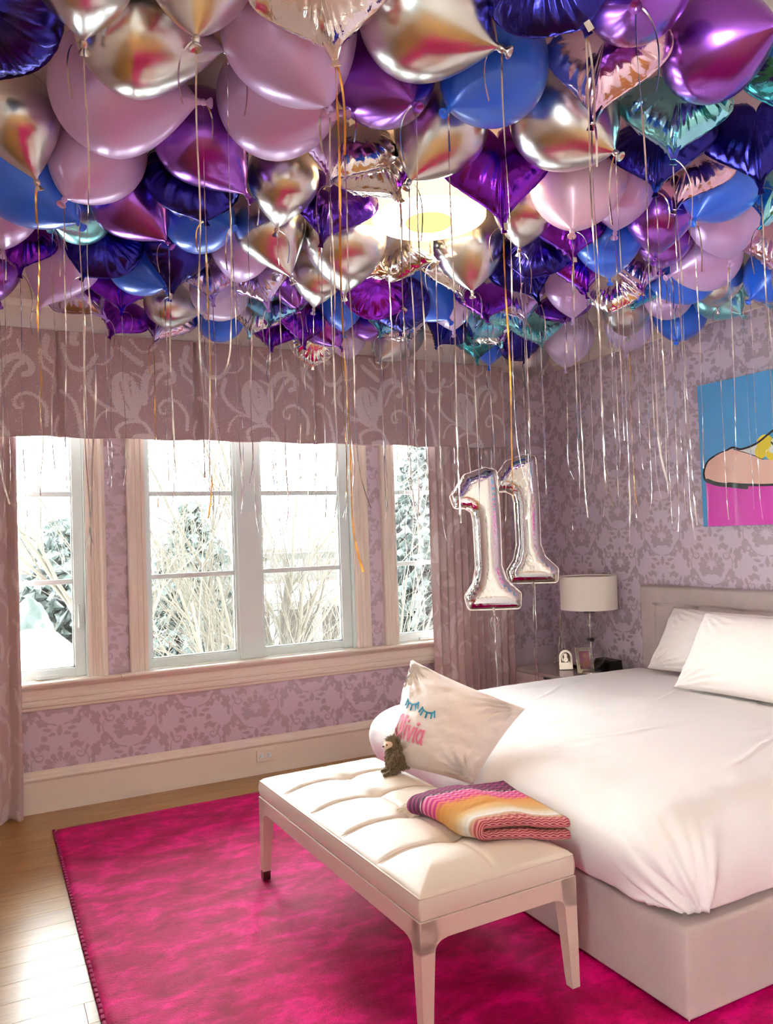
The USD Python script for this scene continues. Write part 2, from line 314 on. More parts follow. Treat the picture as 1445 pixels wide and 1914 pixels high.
def damask_grid(axis, val, a0, a1, z0, z1, step, off, flip):
    nu, nv = max(2, int((a1 - a0) / step)), max(2, int((z1 - z0) / step))
    A, Z = np.meshgrid(np.linspace(a0, a1, nu), np.linspace(z0, z1, nv), indexing='ij')
    p = np.stack([A, np.full_like(A, val), Z], -1) if axis == 1 else np.stack([np.full_like(A, val), A, Z], -1)
    return p.reshape(-1, 3), grid_faces(nu, nv, flip), sample(DAMASK, DN, A - off[0], Z - off[1]).ravel()
def wall(name, boxes, grids):
    b = cat(*boxes); v, f, m = [b.vertices], [b.faces], [np.zeros(len(b.vertices))]; n = len(b.vertices)
    for gv, gf, gm in grids: v.append(gv); f.append(gf + n); m.append(gm); n += len(gv)
    part(None, name, (np.vstack(v), np.vstack(f)), 'wallpaper', smooth=False, kind='structure', prim_vars={'damask': np.concatenate(m)})
T0 = .2
ww = [bx(XL, WIN[0][0], D, D + T0, 0, CE), bx(WIN[0][1], WIN[1][0], D, D + T0, 0, CE), bx(WIN[1][1], WIN[2][0], D, D + T0, 0, CE), bx(WIN[2][1], XR, D, D + T0, 0, CE)]
for a, b in WIN: ww += [bx(a, b, D, D + T0, 0, WZ[0]), bx(a, b, D, D + T0, WZ[1], CE)]
offw = (.0, .04)
wall('wall_back', ww, [damask_grid(1, D - .001, -.1, 3.6, .2, .60, .007, offw, True), damask_grid(1, D - .001, .66, .81, .6, 2.3, .008, offw, True),
                       damask_grid(1, D - .001, 2.38, 2.55, .6, 2.3, .008, offw, True), damask_grid(1, D - .001, 3.35, 3.999, .6, 2.76, .007, offw, True)])
offr = (3.796, 1.41)
wall('wall_right', [bx(XR, XR + .15, YB, D + T0, 0, CE)], [damask_grid(0, XR - .001, 2.75, 4.949, .45, 2.76, .0068, offr, False), damask_grid(0, XR - .001, YB, 2.75, .0, 2.76, .05, offr, False)])
# left wall with an unseen tall window, placed to light the near sides; back wall
UNSEEN_LW = (-1.6, -.3, .4, 2.4)
lw = [bx(XL - .15, XL, YB, UNSEEN_LW[0], 0, CE), bx(XL - .15, XL, UNSEEN_LW[1], D + T0, 0, CE), bx(XL - .15, XL, UNSEEN_LW[0], UNSEEN_LW[1], 0, UNSEEN_LW[2]), bx(XL - .15, XL, UNSEEN_LW[0], UNSEEN_LW[1], UNSEEN_LW[3], CE)]
part(None, 'wall_left', cat(*lw), 'wall_plain', smooth=False, kind='structure')
part(None, 'wall_front', bx(XL - .15, XR + .15, YB - .15, YB, 0, CE), 'wall_plain', smooth=False, kind='structure')
w4 = thing('window_4', kind='structure')
part(w4, 'window_frame', cat(bx(XL - .08, XL - .02, UNSEEN_LW[0], UNSEEN_LW[1], UNSEEN_LW[2], UNSEEN_LW[2] + .06), bx(XL - .08, XL - .02, UNSEEN_LW[0], UNSEEN_LW[1], UNSEEN_LW[3] - .06, UNSEEN_LW[3]), *[bx(XL - .08, XL - .02, y - .03, y + .03, UNSEEN_LW[2], UNSEEN_LW[3]) for y in (UNSEEN_LW[0] + .03, -.95, UNSEEN_LW[1] - .03)]), 'sash_white', smooth=False)
part(w4, 'pane', bx(XL - .055, XL - .05, UNSEEN_LW[0], UNSEEN_LW[1], UNSEEN_LW[2], UNSEEN_LW[3]), 'pane_glass', smooth=False)

# baseboards, crown, apron (profiles in depth from the wall, height)
def prof_back(p): return [(D - d, z) for d, z in p]
BASEP = [(0, 0), (.022, 0), (.022, .035), (.018, .045), (.018, .175), (.026, .182), (.030, .192), (.024, .205), (.014, .212), (.010, .225), (0, .235)]
part(None, 'baseboard_back', extrude_x(prof_back(BASEP), XL, XR), 'paint_white', smooth=25, kind='structure')
part(None, 'baseboard_right', extrude_y([(XR - d, z) for d, z in BASEP], YB, D - .03), 'paint_white', smooth=25, kind='structure')
CROWN = [(0, 2.735), (.018, 2.735), (.024, 2.755), (.030, 2.77), (.05, 2.78), (.075, 2.805), (.10, 2.845), (.112, 2.87), (.135, 2.885), (.15, 2.90), (.155, 2.925), (.165, 2.93), (.165, CE), (0, CE)]
part(None, 'trim_1', extrude_x(prof_back(CROWN), XL, XR), 'ceiling_paint', smooth=25, kind='structure')
part(None, 'trim_2', extrude_y([(XR - d, z) for d, z in CROWN], YB, D - .17), 'ceiling_paint', smooth=25, kind='structure')
APRON = [(0, .573), (.012, .573), (.020, .580), (.022, .592), (.030, .600), (.030, .612), (.020, .618), (.020, .630), (.026, .636), (.026, .650), (.018, .656), (.018, .690), (.03, .695), (.045, .705), (.052, .712), (.052, .716), (0, .716)]
part(None, 'trim_3', extrude_x(prof_back(APRON), XL, 3.55), 'paint_white', smooth=25, kind='structure')
# windows: stool, casings, sashes, muntins, panes
def casing(x0, x1, z0, z1, mirror=False):
    """fluted upright, inner edge on the opening side."""
    w = x1 - x0; p = [(0, 0), (0, .018), (.012, .022), (.02, .022), (.026, .016), (.040, .016), (.044, .021), (.052, .021), (.056, .016), (.070, .016), (.076, .026), (.088, .036), (.102, .036), (.108, .028), (.108, 0)]
    s = w / .108; p = [(a * s, d) for a, d in p]
    if mirror: p = [(w - a, d) for a, d in p]
    m = trimesh.creation.extrude_polygon(Polygon([(x0 + a, D - d) for a, d in p]).buffer(0), z1 - z0, engine='earcut'); m.apply_translation((0, 0, z0)); return m
SASH = [[(-.36, .533)], [(.905, 1.505), (1.605, 2.285)], [(2.63, 3.20)]]
GL = 5.015
for k, (a, b) in enumerate(WIN):
    w = thing('window_%d' % (k + 1), kind='structure')
    part(w, 'window_stool', cat(rbox(a - .17, b + .17, D - .07, D + .001, .716, .738, .008), bx(a, b, D, D + .12, .70, .738)), 'paint_white')
    if k: part(w, 'casing', casing(a - .108, a, .738, 2.35, True), 'paint_white', smooth=20)
    part(w, 'casing', casing(b, b + .108, .738, 2.35), 'paint_white', smooth=20)
    part(w, 'jamb', cat(bx(a - .002, a + .010, D - .01, D + .13, .735, WZ[1]), bx(b - .010, b + .002, D - .01, D + .13, .735, WZ[1]), bx(a, b, D, D + .13, WZ[1] - .012, WZ[1] + .002)), 'sash_white', smooth=False)
    if k == 1: part(w, 'mullion', rbox(1.478, 1.632, D + .02, D + .12, .738, WZ[1], .004), 'sash_white')
    for j, (p, q) in enumerate([(-.38, .545), (.905, 1.485), (1.625, 2.28), (2.625, 3.21)][[slice(0, 1), slice(1, 3), slice(3, 4)][k]]):
        fr = .045 if k != 1 else .024; fl = .02 if k == 2 else fr
        gl, gr = p + fl, q - fr - (.015 if k == 0 else .047 if (k == 1 and j) else 0)
        zb, zt = .792, 2.29
        s = part(w, 'sash', cat(rbox(p, gl, D + .035, D + .085, .74, zt + .02, .004), rbox(gr, q, D + .035, D + .085, .74, zt + .02, .004), rbox(gl - .003, gr + .003, D + .037, D + .083, .741, zb, .004), rbox(gl - .003, gr + .003, D + .037, D + .083, zt, zt + .019, .004)), 'sash_white')
        bead = [(gl, gl + .008), (gr - .008, gr)]
        part(s, 'glazing_bead', cat(*[bx(u, v, D + .05, D + .075, zb, zt) for u, v in bead], bx(gl, gr, D + .05, D + .075, zb, zb + .009)), 'sash_white', smooth=False)
        part(s, 'pane', bx(gl, gr, GL - .002, GL + .002, zb, zt), 'pane_glass', smooth=False)
        for z in (1.297, 1.812): part(s, 'muntin', rbox(gl, gr, GL - .018, GL + .012, z - .015, z + .015, .003, 6), 'sash_white')
    if k == 0: part(w, 'latch', cat(rbox(.503, .517, D + .015, D + .036, 1.02, 1.16, .004), rbox(.506, .514, D + .006, D + .02, 1.03, 1.12, .003)), 'sash_white')
    if k != 1:
        c = .30 if k == 0 else 2.83
        part(w, 'crank_handle', cat(rbox(c - .03, c + .09, D + .012, D + .036, .742, .765, .006), rbox(c - .02, c + .10, D + .004, D + .014, .755, .768, .004)), 'sash_white')
# electric outlet on the baseboard
o = thing('wall_outlet', 'cream double power outlet set in the baseboard below the window', 'power outlet', (1.606, D - .022, .118))
part(o, 'cover_plate', rbox(1.549, 1.663, D - .030, D - .018, .083, .153, .003), 'paint_white')
for s in (-1, 1):
    x = 1.606 + s * .025; q = part(o, 'socket', rbox(x - .014, x + .014, D - .0325, D - .029, .102, .134, .0012), 'sash_white')
    part(q, 'slot', cat(*[bx(x - .008, x - .003, D - .0331, D - .032, 0.118 + d, .1205 + d) for d in (-.006, .005)]), 'black_matte', smooth=False)
# fittings of the unseen ceiling lamps, out of view behind the camera
for x, y in UNSEEN_DOWN:
    t = thing('unseen_ceiling_lamp', 'unseen recessed lamp behind the viewpoint, placed to light the near sides, %s' % ('nearest the left wall' if x < 0 else 'in the middle' if x < 2 else 'nearest the headboard wall'), 'ceiling lamp', (x, y, CE), group='unseen ceiling lamps behind the viewpoint')
    part(t, 'trim_ring', lathe([(.075, .0), (.09, -.004), (.092, -.012), (.086, -.016), (.066, -.012), (.064, .0)], 28, (x, y, CE)), 'paint_white')
    part(t, 'lens', lathe([(.0, -.004), (.0655, -.004), (.0655, -.008), (0, -.008)], 28, (x, y, CE)), 'unseen_lamp_lens')
# lit drum lamp among the balloons
LX, LY, LZ, LR = 1.585, 2.62, 2.735, .225
t = thing('ceiling_lamp', 'lit warm white drum lamp on the ceiling among the balloons', 'ceiling lamp', (LX, LY, CE))
part(t, 'canopy', lathe([(0, 0), (.12, 0), (.12, -.015), (.03, -.03), (.012, -.04), (.012, LZ - CE + .02), (0, LZ - CE + .02)], 32, (LX, LY, CE)), 'nickel')
part(t, 'drum_shade', lathe([(LR, CE - .03), (LR, LZ + .002), (LR - .006, LZ + .002), (LR - .006, CE - .03), (LR, CE - .03)], 48, (LX, LY, 0)), 'lit_band')
part(t, 'diffuser', lathe([(0, LZ - .002), (LR - .007, LZ - .002), (LR - .007, LZ + .004), (0, LZ + .004)], 48, (LX, LY, 0)), 'lit_shade')
part(t, 'centre_disc', lathe([(0, LZ - .006), (.088, LZ - .006), (.092, LZ - .012), (.088, LZ - .02), (.03, LZ - .026), (0, LZ - .028)], 40, (LX, LY - .0, 0)), 'lit_disc')

# ---------------------------------------------------------------- valance and curtains
def valance():
    x0, x1, z0, z1, yv = -1.2, 3.50, 2.125, 2.735, 4.80
    xs = np.unique(np.concatenate([np.arange(x0, x1, .0062), [x1]])); zs = np.linspace(z1, z0, 104)
    X, Z = np.meshgrid(xs, zs, indexing='ij'); Y = np.full_like(X, yv)
    t = (z1 - Z) / (z1 - z0)
    for xp in (-1.17, -.38, .405, 1.19, 1.985, 2.75):
        w = .010 + .028 * t; d = np.abs(X - (xp + .004 * np.sin(t * 3)))
        Y += np.clip(1 - d / w, 0, 1) ** .6 * .032
        Y -= .006 * np.exp(-((d - w) / .02) ** 2) * t
    Y += .006 * t * np.sin(X * 9 + 2 * np.sin(X * 3.1)) + .004 * smooth_noise(np.stack([X, Y, Z], -1), 5)
    Z = Z - .004 * (t > .99) * np.sin(X * 14)
    P = np.stack([X, Y, Z], -1); v, f = sheet(P, normals_of(P), .008)
    m = sample(SWIRL, SN, X - .405, (Z - z0) + .02).ravel()
    ob = part(None, 'curtain_valance', (v, f), 'drapery', True, 'mauve box-pleated fabric valance with silver scroll pattern above the windows', None, {'swirl': np.concatenate([m, m])}, 'valance')
valance()
def curtain(x0, x1, y, z0, z1, folds, amp, label, seed, gather=0.):
    nu, nv = int(folds * 22), 150
    U, Vv = np.meshgrid(np.linspace(0, 1, nu), np.linspace(0, 1, nv), indexing='ij')
    ph = U * folds * 2 * np.pi + .9 * np.sin(U * 7 + seed) + .35 * np.sin(Vv * 4 + U * 9)
    nz = meshkit.fbm(np.stack([U * 9, Vv * 3, np.full_like(U, seed)], -1), 3, seed) - .5
    A = amp * (.75 + .35 * np.sin(U * 11 + seed) + .5 * nz) * (1 - .25 * Vv)
    c = .5 * (x0 + x1)
    X = x0 + (x1 - x0) * U + .35 * amp * np.sin(2 * ph) * .3 + .012 * nz + gather * (c - (x0 + (x1 - x0) * U)) * (Vv - .5)
    Y = y + A * np.sin(ph) + .02 * nz
    Z = z0 + (z1 - z0) * Vv + .008 * np.sin(ph) * (Vv < .02)
    P = np.stack([X, Y, Z], -1); N = normals_of(P); v, f = sheet(P, N, .006)
    ds = np.linalg.norm(np.diff(P[:, nv // 2], axis=0), axis=1); arc = np.concatenate([[0], np.cumsum(ds)])
    m = sample(SWIRL, SN, arc[:, None] + .13 * seed + 0 * Z, Z + .1 * seed).ravel()
    t = thing('curtain', label, 'curtain', (c, y, z0))
    part(t, 'drape', (v, f), 'drapery_soft', True, prim_vars={'swirl': np.concatenate([m, m])})
    return t
curtain(2.86, 3.55, 4.845, .012, 2.2, 12, .030, 'mauve scroll-patterned floor-length curtain right of the windows beside the number balloons', 2)
curtain(-.62, .190, 4.858, .010, 2.2, 8, .022, 'mauve scroll-patterned floor-length curtain at the left edge of the windows', 5)

# ---------------------------------------------------------------- rug
RX0, RX1, RY0, RY1 = .318, 3.35, .4, 4.56
rug = thing('rug', 'large magenta pink plush rug under the bench and bed', 'rug', (RX0, RY0, 0))
def rug_top():
    nx, ny = 150, 180
    X, Y = np.meshgrid(np.linspace(RX0, RX1, nx), np.linspace(RY0, RY1, ny), indexing='ij')
    d = np.minimum(np.minimum(X - RX0, RX1 - X), np.minimum(Y - RY0, RY1 - Y))
    Z = .004 + .017 * np.clip(d / .012, 0, 1) ** .5 + .004 * smooth_noise(np.stack([X, Y, 0 * X], -1), 14) * (d > .01)
    Z -= .004 * np.exp(-((d - .105) / .008) ** 2)
    X = X + .004 * smooth_noise(np.stack([X, Y, 0 * X], -1), 30, 3); P = np.stack([X, Y, Z], -1).reshape(-1, 3)
    B = P.copy(); B[:, 2] = .001
    return np.vstack([P, B]), np.vstack([grid_faces(nx, ny), grid_faces(nx, ny, True) + nx * ny])
part(rug, 'pile', rug_top(), 'rug_pile', True)
edge = []
for k in range(70):                                   # overcast edge stitches along the visible long side
    yy = 2.2 + k * .034; edge.append(rbox(RX0 - .006, RX0 + .008, yy, yy + .026, .001, .016, .004, 6))
part(rug, 'edge_binding', cat(*edge), 'rug_binding', kind='stuff')

# ---------------------------------------------------------------- bed
BX0, BX1, BY0, BY1 = 1.843, 3.88, 1.726, 3.866
bed = thing('bed', 'wide upholstered platform bed in pale pink-beige fabric with tall tufted headboard', 'bed', ((BX0 + BX1) / 2, (BY0 + BY1) / 2, .02))
RW = .09
_frame = manifold3d.Manifold.batch_hull([manifold3d.Manifold.sphere(.016, 20).translate((x, y, z)) for x in (BX0 + .016, BX1) for y in (BY0 + .016, BY1 - .016) for z in (.042, .281)])
_frame = _frame - manifold3d.CrossSection([[(BX0 + RW, BY0 + RW), (BX1 + .2, BY0 + RW), (BX1 + .2, BY1 - RW), (BX0 + RW, BY1 - RW)]]).extrude(.6)
def rail(poly):
    """upholstered rail cut from the rounded frame along its mitres."""
    return trimesh.Trimesh(*as_vf(_frame ^ manifold3d.CrossSection([poly]).extrude(.6)), process=False)
_e = .3
part(bed, 'foot_rail', rail([(BX0 - _e, BY0 - _e), (BX0 + RW, BY0 + RW), (BX0 + RW, BY1 - RW), (BX0 - _e, BY1 + _e)]), 'bed_upholstery', 40)
part(bed, 'side_rail', rail([(BX0 - _e, BY0 - _e), (BX1, BY0 - _e), (BX1, BY0 + RW), (BX0 + RW, BY0 + RW)]), 'bed_upholstery', 40)
part(bed, 'side_rail', rail([(BX0 - _e, BY1 + _e), (BX0 + RW, BY1 - RW), (BX1, BY1 - RW), (BX1, BY1 + _e)]), 'bed_upholstery', 40)
part(bed, 'corner_seam', tube([(BX0 + .0045, BY0 + .0045, z) for z in np.linspace(.03, .283, 12)], .0025, 6), 'bed_upholstery')
part(bed, 'slat_deck', bx(BX0 + .08, BX1, BY0 + .08, BY1 - .08, .15, .185), 'black_matte', smooth=False)
def headboard():
    y0, y1, z0, z1, xf = 1.66, 3.895, .022, 1.118, 3.895
    ny, nz = 240, 150
    Y, Z = np.meshgrid(np.linspace(y0, y1, ny), np.linspace(z0, z1, nz), indexing='ij')
    d = np.minimum(np.minimum(Y - y0, y1 - Y), z1 - Z)
    puff = -.020 * np.sqrt(np.clip(d / .02, 0, 1) * (2 - np.clip(d / .02, 0, 1)))
    b = .115; inner = d > b
    yy = (Y - y0 - b); zz = (z1 - b - Z); cw, ch = .335, .30
    gy, gz = np.abs((yy / cw + .5) % 1 - .5) * cw, np.abs((zz / ch + .5) % 1 - .5) * ch
    seam = .012 * np.exp(-(gy / .012) ** 2) + .008 * np.exp(-(gz / .010) ** 2) * 1.0 + .022 * np.exp(-((gy ** 2 + gz ** 2) / .030 ** 2))
    X = xf + puff + np.where(inner, seam, 0) + .010 * np.exp(-((d - b) / .006) ** 2)
    P = np.stack([X, Y, Z], -1).reshape(-1, 3); B = P.copy(); B[:, 0] = 3.965
    n = ny * nz; i = np.arange(n).reshape(ny, nz); e = np.concatenate([i[:, 0][::-1], i[0, 1:], i[1:, -1], i[-1, :-1][::-1]]); e2 = np.roll(e, -1)
    k = e != e2; e, e2 = e[k], e2[k]
    f = np.vstack([grid_faces(ny, nz, True), grid_faces(ny, nz) + n, np.stack([e, e2, e2 + n], 1)[:, ::-1], np.stack([e, e2 + n, e + n], 1)[:, ::-1]])
    return np.vstack([P, B]), f
hb = part(bed, 'headboard', headboard(), 'bed_upholstery', 40)
for j in range(1, 6):
    for i in (1, 2):
        yb, zb = 1.66 + .115 + .335 * j, 1.118 - .115 - .30 * i
        if zb > .5: part(hb, 'tuft_button', trimesh.Trimesh(*as_vf(manifold3d.Manifold.sphere(.014, 12).scale((.5, 1, 1)).translate((3.900, yb, zb)))), 'bed_upholstery')
def soft_box(x0, x1, y0, y1, z0, z1, n, rx, rz, seed=0, pw=2.4):
    """rounded box as one smooth closed cage: cube-sphere grid pushed out to rounded sides."""
    nx, ny, nz = n; g = []; idx = {}; v = []; f = []
    def vert(i, j, k):
        q = (i, j, k)
        if q not in idx: idx[q] = len(v); v.append((x0 + (x1 - x0) * i / nx, y0 + (y1 - y0) * j / ny, z0 + (z1 - z0) * k / nz))
        return idx[q]
    def quad(a, b, c, d): f.append((a, b, c)); f.append((a, c, d))
    for i in range(nx):
        for j in range(ny):
            quad(vert(i, j, 0), vert(i, j + 1, 0), vert(i + 1, j + 1, 0), vert(i + 1, j, 0)); quad(vert(i, j, nz), vert(i + 1, j, nz), vert(i + 1, j + 1, nz), vert(i, j + 1, nz))
    for i in range(nx):
        for k in range(nz):
            quad(vert(i, 0, k), vert(i + 1, 0, k), vert(i + 1, 0, k + 1), vert(i, 0, k + 1)); quad(vert(i, ny, k), vert(i, ny, k + 1), vert(i + 1, ny, k + 1), vert(i + 1, ny, k))
    for j in range(ny):
        for k in range(nz):
            quad(vert(0, j, k), vert(0, j, k + 1), vert(0, j + 1, k + 1), vert(0, j + 1, k)); quad(vert(nx, j, k), vert(nx, j + 1, k), vert(nx, j + 1, k + 1), vert(nx, j, k + 1))
    v = np.array(v); lo = np.array([x0 + rx, y0 + rx, z0 + rz]); hi = np.array([x1 - rx, y1 - rx, z1 - rz])
    c = np.clip(v, lo, hi); e = (v - c) / np.array([rx, rx, rz])
    m = np.max(np.abs(e), axis=1, keepdims=True); l = np.sum(np.abs(e) ** pw, axis=1, keepdims=True) ** (1 / pw)
    return c + e * np.where(l > 0, m / np.maximum(l, 1e-9), 1) * np.array([rx, rx, rz]), np.array(f)
def duvet():
    x0, x1, y0, y1, z0, z1 = 1.79, 3.86, 1.722, 3.905, .190, .612
    v, f = soft_box(x0, x1, y0, y1, z0, z1, (200, 200, 56), .20, .19, pw=2.1)
    x, y, z = v.T
    t = np.clip((z - .297) / (z1 - .297), 0, 1)
    cx, cy = (x0 + x1) / 2, (y0 + y1) / 2
    tuck = np.clip(1 - t / .5, 0, 1) ** 1.5         # tucked in below: the sides draw in towards the frame
    x = x + tuck * np.clip((x0 + .3 - x) / .3, 0, 1) * .045; y = y + tuck * (np.clip((y0 + .3 - y) / .3, 0, 1) * .016 - np.clip((y - y1 + .3) / .3, 0, 1) * .10)
    top = np.clip((z - .50) / .11, 0, 1)
    z = z + top * (.020 * np.cos((x - cx) / (x1 - x0) * 2.6) * np.cos((y - cy) / (y1 - y0) * 2.6) - .030 * np.clip((x0 + .55 - x) / .55, 0, 1) ** 1.5)
    P = np.stack([x, y, z], 1)
    n = trimesh.Trimesh(P, f, process=False).vertex_normals
    w = .012 * smooth_noise(P * [1, 1.4, 2], 3.0, 4) + .006 * smooth_noise(P * [1, 2.2, 1], 9.0, 7, 3)
    # gathered corner: creases running into the tuck point on the near side, close to the foot corner
    tp = np.array([1.965, 1.765, .300]); dv = P - tp; r = np.linalg.norm(dv, axis=1) + 1e-6
    side = -dv[:, 0] + .75 * np.clip(dv[:, 1], -1, 1)                 # towards the foot, round the corner
    ang = np.arctan2(side, dv[:, 2] + .02)
    lft = np.clip((ang + .12) / .25, 0, 1) * np.clip((2.2 - ang) / .5, 0, 1)
    fo = np.clip(r / .05, 0, 1) * np.exp(-(np.clip(r - .11, 0, None) / .13) ** 2)
    near = np.clip(1 - (x - x0) / .5, 0, 1) * np.clip(1 - (y - y0) / .5, 0, 1)
    wob = np.abs(np.sin(ang * 8.5 + 1.2 * np.sin(ang * 3 + r * 8))) ** .6 - .6 + .3 * np.sin(ang * 27 + 1.3)
    w += .026 * wob * fo * lft * np.clip(near * 2.5, 0, 1)
    w += .022 * np.exp(-((ang + .10 + r * .5) / .13) ** 2) * np.exp(-(np.clip(r - .05, 0, None) / .16) ** 2) * np.clip(near * 2.5, 0, 1)     # lip of the fold
    for (ax, ay, bx_, by_, s) in [(2.3, 2.0, 3.3, 2.25, .004), (2.5, 3.3, 2.95, 3.55, .005), (2.9, 2.9, 3.4, 3.1, .004), (2.2, 2.6, 2.75, 2.5, .003)]:      # long soft creases on top
        q = np.array([bx_ - ax, by_ - ay]); L = np.linalg.norm(q); q /= L; s0 = (x - ax) * q[0] + (y - ay) * q[1]; dd = -(x - ax) * q[1] + (y - ay) * q[0] + .015 * np.sin(s0 * 9)
        w += s * np.exp(-(dd / .012) ** 2) * np.clip(s0 / .15, 0, 1) * np.clip((L - s0) / .15, 0, 1) * top
    P = P + n * w[:, None]
    low = P[:, 2] < .318; k = np.clip((.318 - P[:, 2]) / .011, 0, 1) * .085
    P[low, 0] = np.maximum(P[low, 0], 1.853 + k[low]); P[low, 1] = np.clip(P[low, 1], 1.736 + k[low], BY1 - .012 - k[low])
    P[:, 2] = np.maximum(P[:, 2], .188); P[:, 0] = np.minimum(P[:, 0], 3.866)
    return P, f
part(None, 'duvet', duvet(), 'linen_white', True, 'smooth white duvet tucked over the bed with a gathered near corner', None, None, 'duvet')

# ---------------------------------------------------------------- pillows
def pillow_mesh(TL, TR, BR, BL, th, seed, n=56, pinch=.05, wr=.006, pw=2.4, bias=(.5, .5), back=1.):
    TL, TR, BR, BL = (np.array(p, float) for p in (TL, TR, BR, BL))
    U, V = np.meshgrid(np.linspace(0, 1, n), np.linspace(0, 1, n), indexing='ij')
    a, b = 2 * U - 1, 2 * V - 1
    U2 = .5 + .5 * a * (1 - pinch * (1 - b ** 2)); V2 = .5 + .5 * b * (1 - pinch * (1 - a ** 2))
    P = ((1 - U2) * (1 - V2))[..., None] * TL + (U2 * (1 - V2))[..., None] * TR + (U2 * V2)[..., None] * BR + ((1 - U2) * V2)[..., None] * BL
    N = np.cross(BL - TL, TR - TL); N /= np.linalg.norm(N)
    wa = np.where(U < bias[0], U / bias[0] - 1, (U - bias[0]) / (1 - bias[0])); wb = np.where(V < bias[1], V / bias[1] - 1, (V - bias[1]) / (1 - bias[1]))
    h = np.sqrt(np.clip((1 - np.abs(wa) ** pw) * (1 - np.abs(wb) ** pw), 0, 1)) * th / 2
    c = np.minimum(np.hypot(a + 1, b + 1), np.minimum(np.hypot(a - 1, b + 1), np.minimum(np.hypot(a + 1, b - 1), np.hypot(a - 1, b - 1))))
    an = np.arctan2(np.abs(b) - 1, np.abs(a) - 1)
    nz = meshkit.fbm(np.stack([U * 6, V * 6, np.full_like(U, seed)], -1), 4, seed) - .5
    wrk = wr * np.sin(an * 22 + 6 * nz) * np.exp(-((c - .35) / .3) ** 2) * 1.2 + wr * 2.2 * nz
    hh = h + wrk * (h > 1e-4) * np.clip(h / (th * .15), 0, 1)
    F, B = P + N * (hh)[..., None], P - N * (h * back)[..., None]
    m = n * n; v = np.vstack([F.reshape(-1, 3), B.reshape(-1, 3)])
    return v, np.vstack([grid_faces(n, n, True)[:, ::-1], grid_faces(n, n, True) + m]), (F, N)
def pillow(name, label, corners, th, seed, mat, cat='pillow', **k):
    v, f, surf = pillow_mesh(*corners, th, seed, **k)
    tm = trimesh.Trimesh(v, f, process=True); tm.fix_normals()
    base = np.mean([corners[2], corners[3]], 0)
    t = thing(name, label, cat, tuple(base))
    part(t, 'pillowcase', tm, mat, True)
    return t, surf
pillow('bed_pillow', 'white bed pillow propped against the headboard, behind the other', [(3.76, 3.50, 1.005), (3.80, 2.72, 1.0), (3.62, 2.66, .645), (3.58, 3.56, .645)], .20, 3, 'pillow_cotton', pinch=.06, wr=.009)
pillow('bed_pillow', 'white bed pillow in front, nearest the right edge', [(3.475, 3.015, 1.03), (3.51, 2.22, 1.03), (3.31, 2.12, .640), (3.275, 3.075, .640)], .24, 8, 'pillow_cotton', pinch=.06)
pillow('bed_pillow', 'white bed pillow against the headboard, beyond the right edge', [(3.76, 2.55, 1.0), (3.80, 1.85, 1.0), (3.62, 1.80, .645), (3.58, 2.60, .645)], .17, 5, 'pillow_cotton', pinch=.06)
# embroidered cushion standing on the bench against the bed
EC = [(1.795, 3.275, .917), (2.045, 2.735, .748), (1.752, 2.715, .484), (1.580, 3.160, .486)]
ep, (EF, EN) = pillow('embroidered_cushion', 'pale pink cushion with pink embroidered name and blue eyelashes leaning on the bed', EC, .26, 13, 'pillow_cotton', 'cushion', pinch=.055, wr=.013, bias=(.45, .55), back=.2)
hem = [(1 - t) * EF[-7, int(t * 55)] + t * EF[-7, int(t * 55)] for t in np.linspace(.06, .94, 30)]
part(ep, 'hem_stitching', tube(np.array(hem) - EN * .001, .0016, 6), 'pillow_cotton')
def on_cushion(poly, lift):
    """flat thread shape in cushion coordinates (u right, v down, 0..1) laid on the cushion front."""
    out = []
    for g in getattr(poly, 'geoms', [poly]):
        m = trimesh.creation.extrude_polygon(g, .01, engine='earcut'); v, f = trimesh.remesh.subdivide_to_size(m.vertices, m.faces, .03)
        n = EF.shape[0]; uv = [np.clip(v[:, 0], 0, 1) * (n - 1), np.clip(v[:, 1], 0, 1) * (n - 1)]
        p = np.stack([map_coordinates(EF[..., k], uv, order=1) for k in range(3)], 1)
        out.append(trimesh.Trimesh(p + EN * (np.where(v[:, 2] > .005, lift, -.002))[:, None], f, process=False))
    return cat(*out)
def arc(cx, cy, rx, ry, a0, a1, n=16): return [(cx + rx * math.cos(math.radians(t)), cy + ry * math.sin(math.radians(t))) for t in np.linspace(a0, a1, n)]
def letters():
    """hand-sewn letters O l i v i a; x 0..5.2, y up 0..1.6 (capital height)."""
    L = [arc(.45, .8, .38, .8, 95, 455, 26), [(1.25, 1.6), (1.2, 0)], [(1.75, .95), (1.72, 0)], arc(1.77, 1.3, .05, .05, 0, 360, 8), [(2.15, .95), (2.5, 0), (2.95, .95)], [(3.35, .95), (3.3, 0)], arc(3.37, 1.3, .05, .05, 0, 360, 8),
         arc(4.05, .48, .36, .46, 60, 420, 20), [(4.42, .98), (4.42, .35), (4.55, .0)]]
    return L
def place(pts, u0, v0, du, dv, sx, sy):   # text frame -> cushion u, v
    return [(u0 + x * sx, v0 + x * du - y * sy) for x, y in pts]
TXT = dict(u0=.125, v0=.775, du=.004, dv=0, sx=.074, sy=.135)
LN = [LineString(place(l, **TXT)) for l in letters()]
thin = shapely.union_all([l.buffer(.0105, quad_segs=5) for l in LN]); fat = shapely.union_all([l.buffer(.019, quad_segs=5) for l in LN])
part(ep, 'lettering_border', on_cushion(fat, .0022), 'embroidery_pale', True); part(ep, 'lettering', on_cushion(thin, .0034), 'embroidery_pink', True)
lash = []
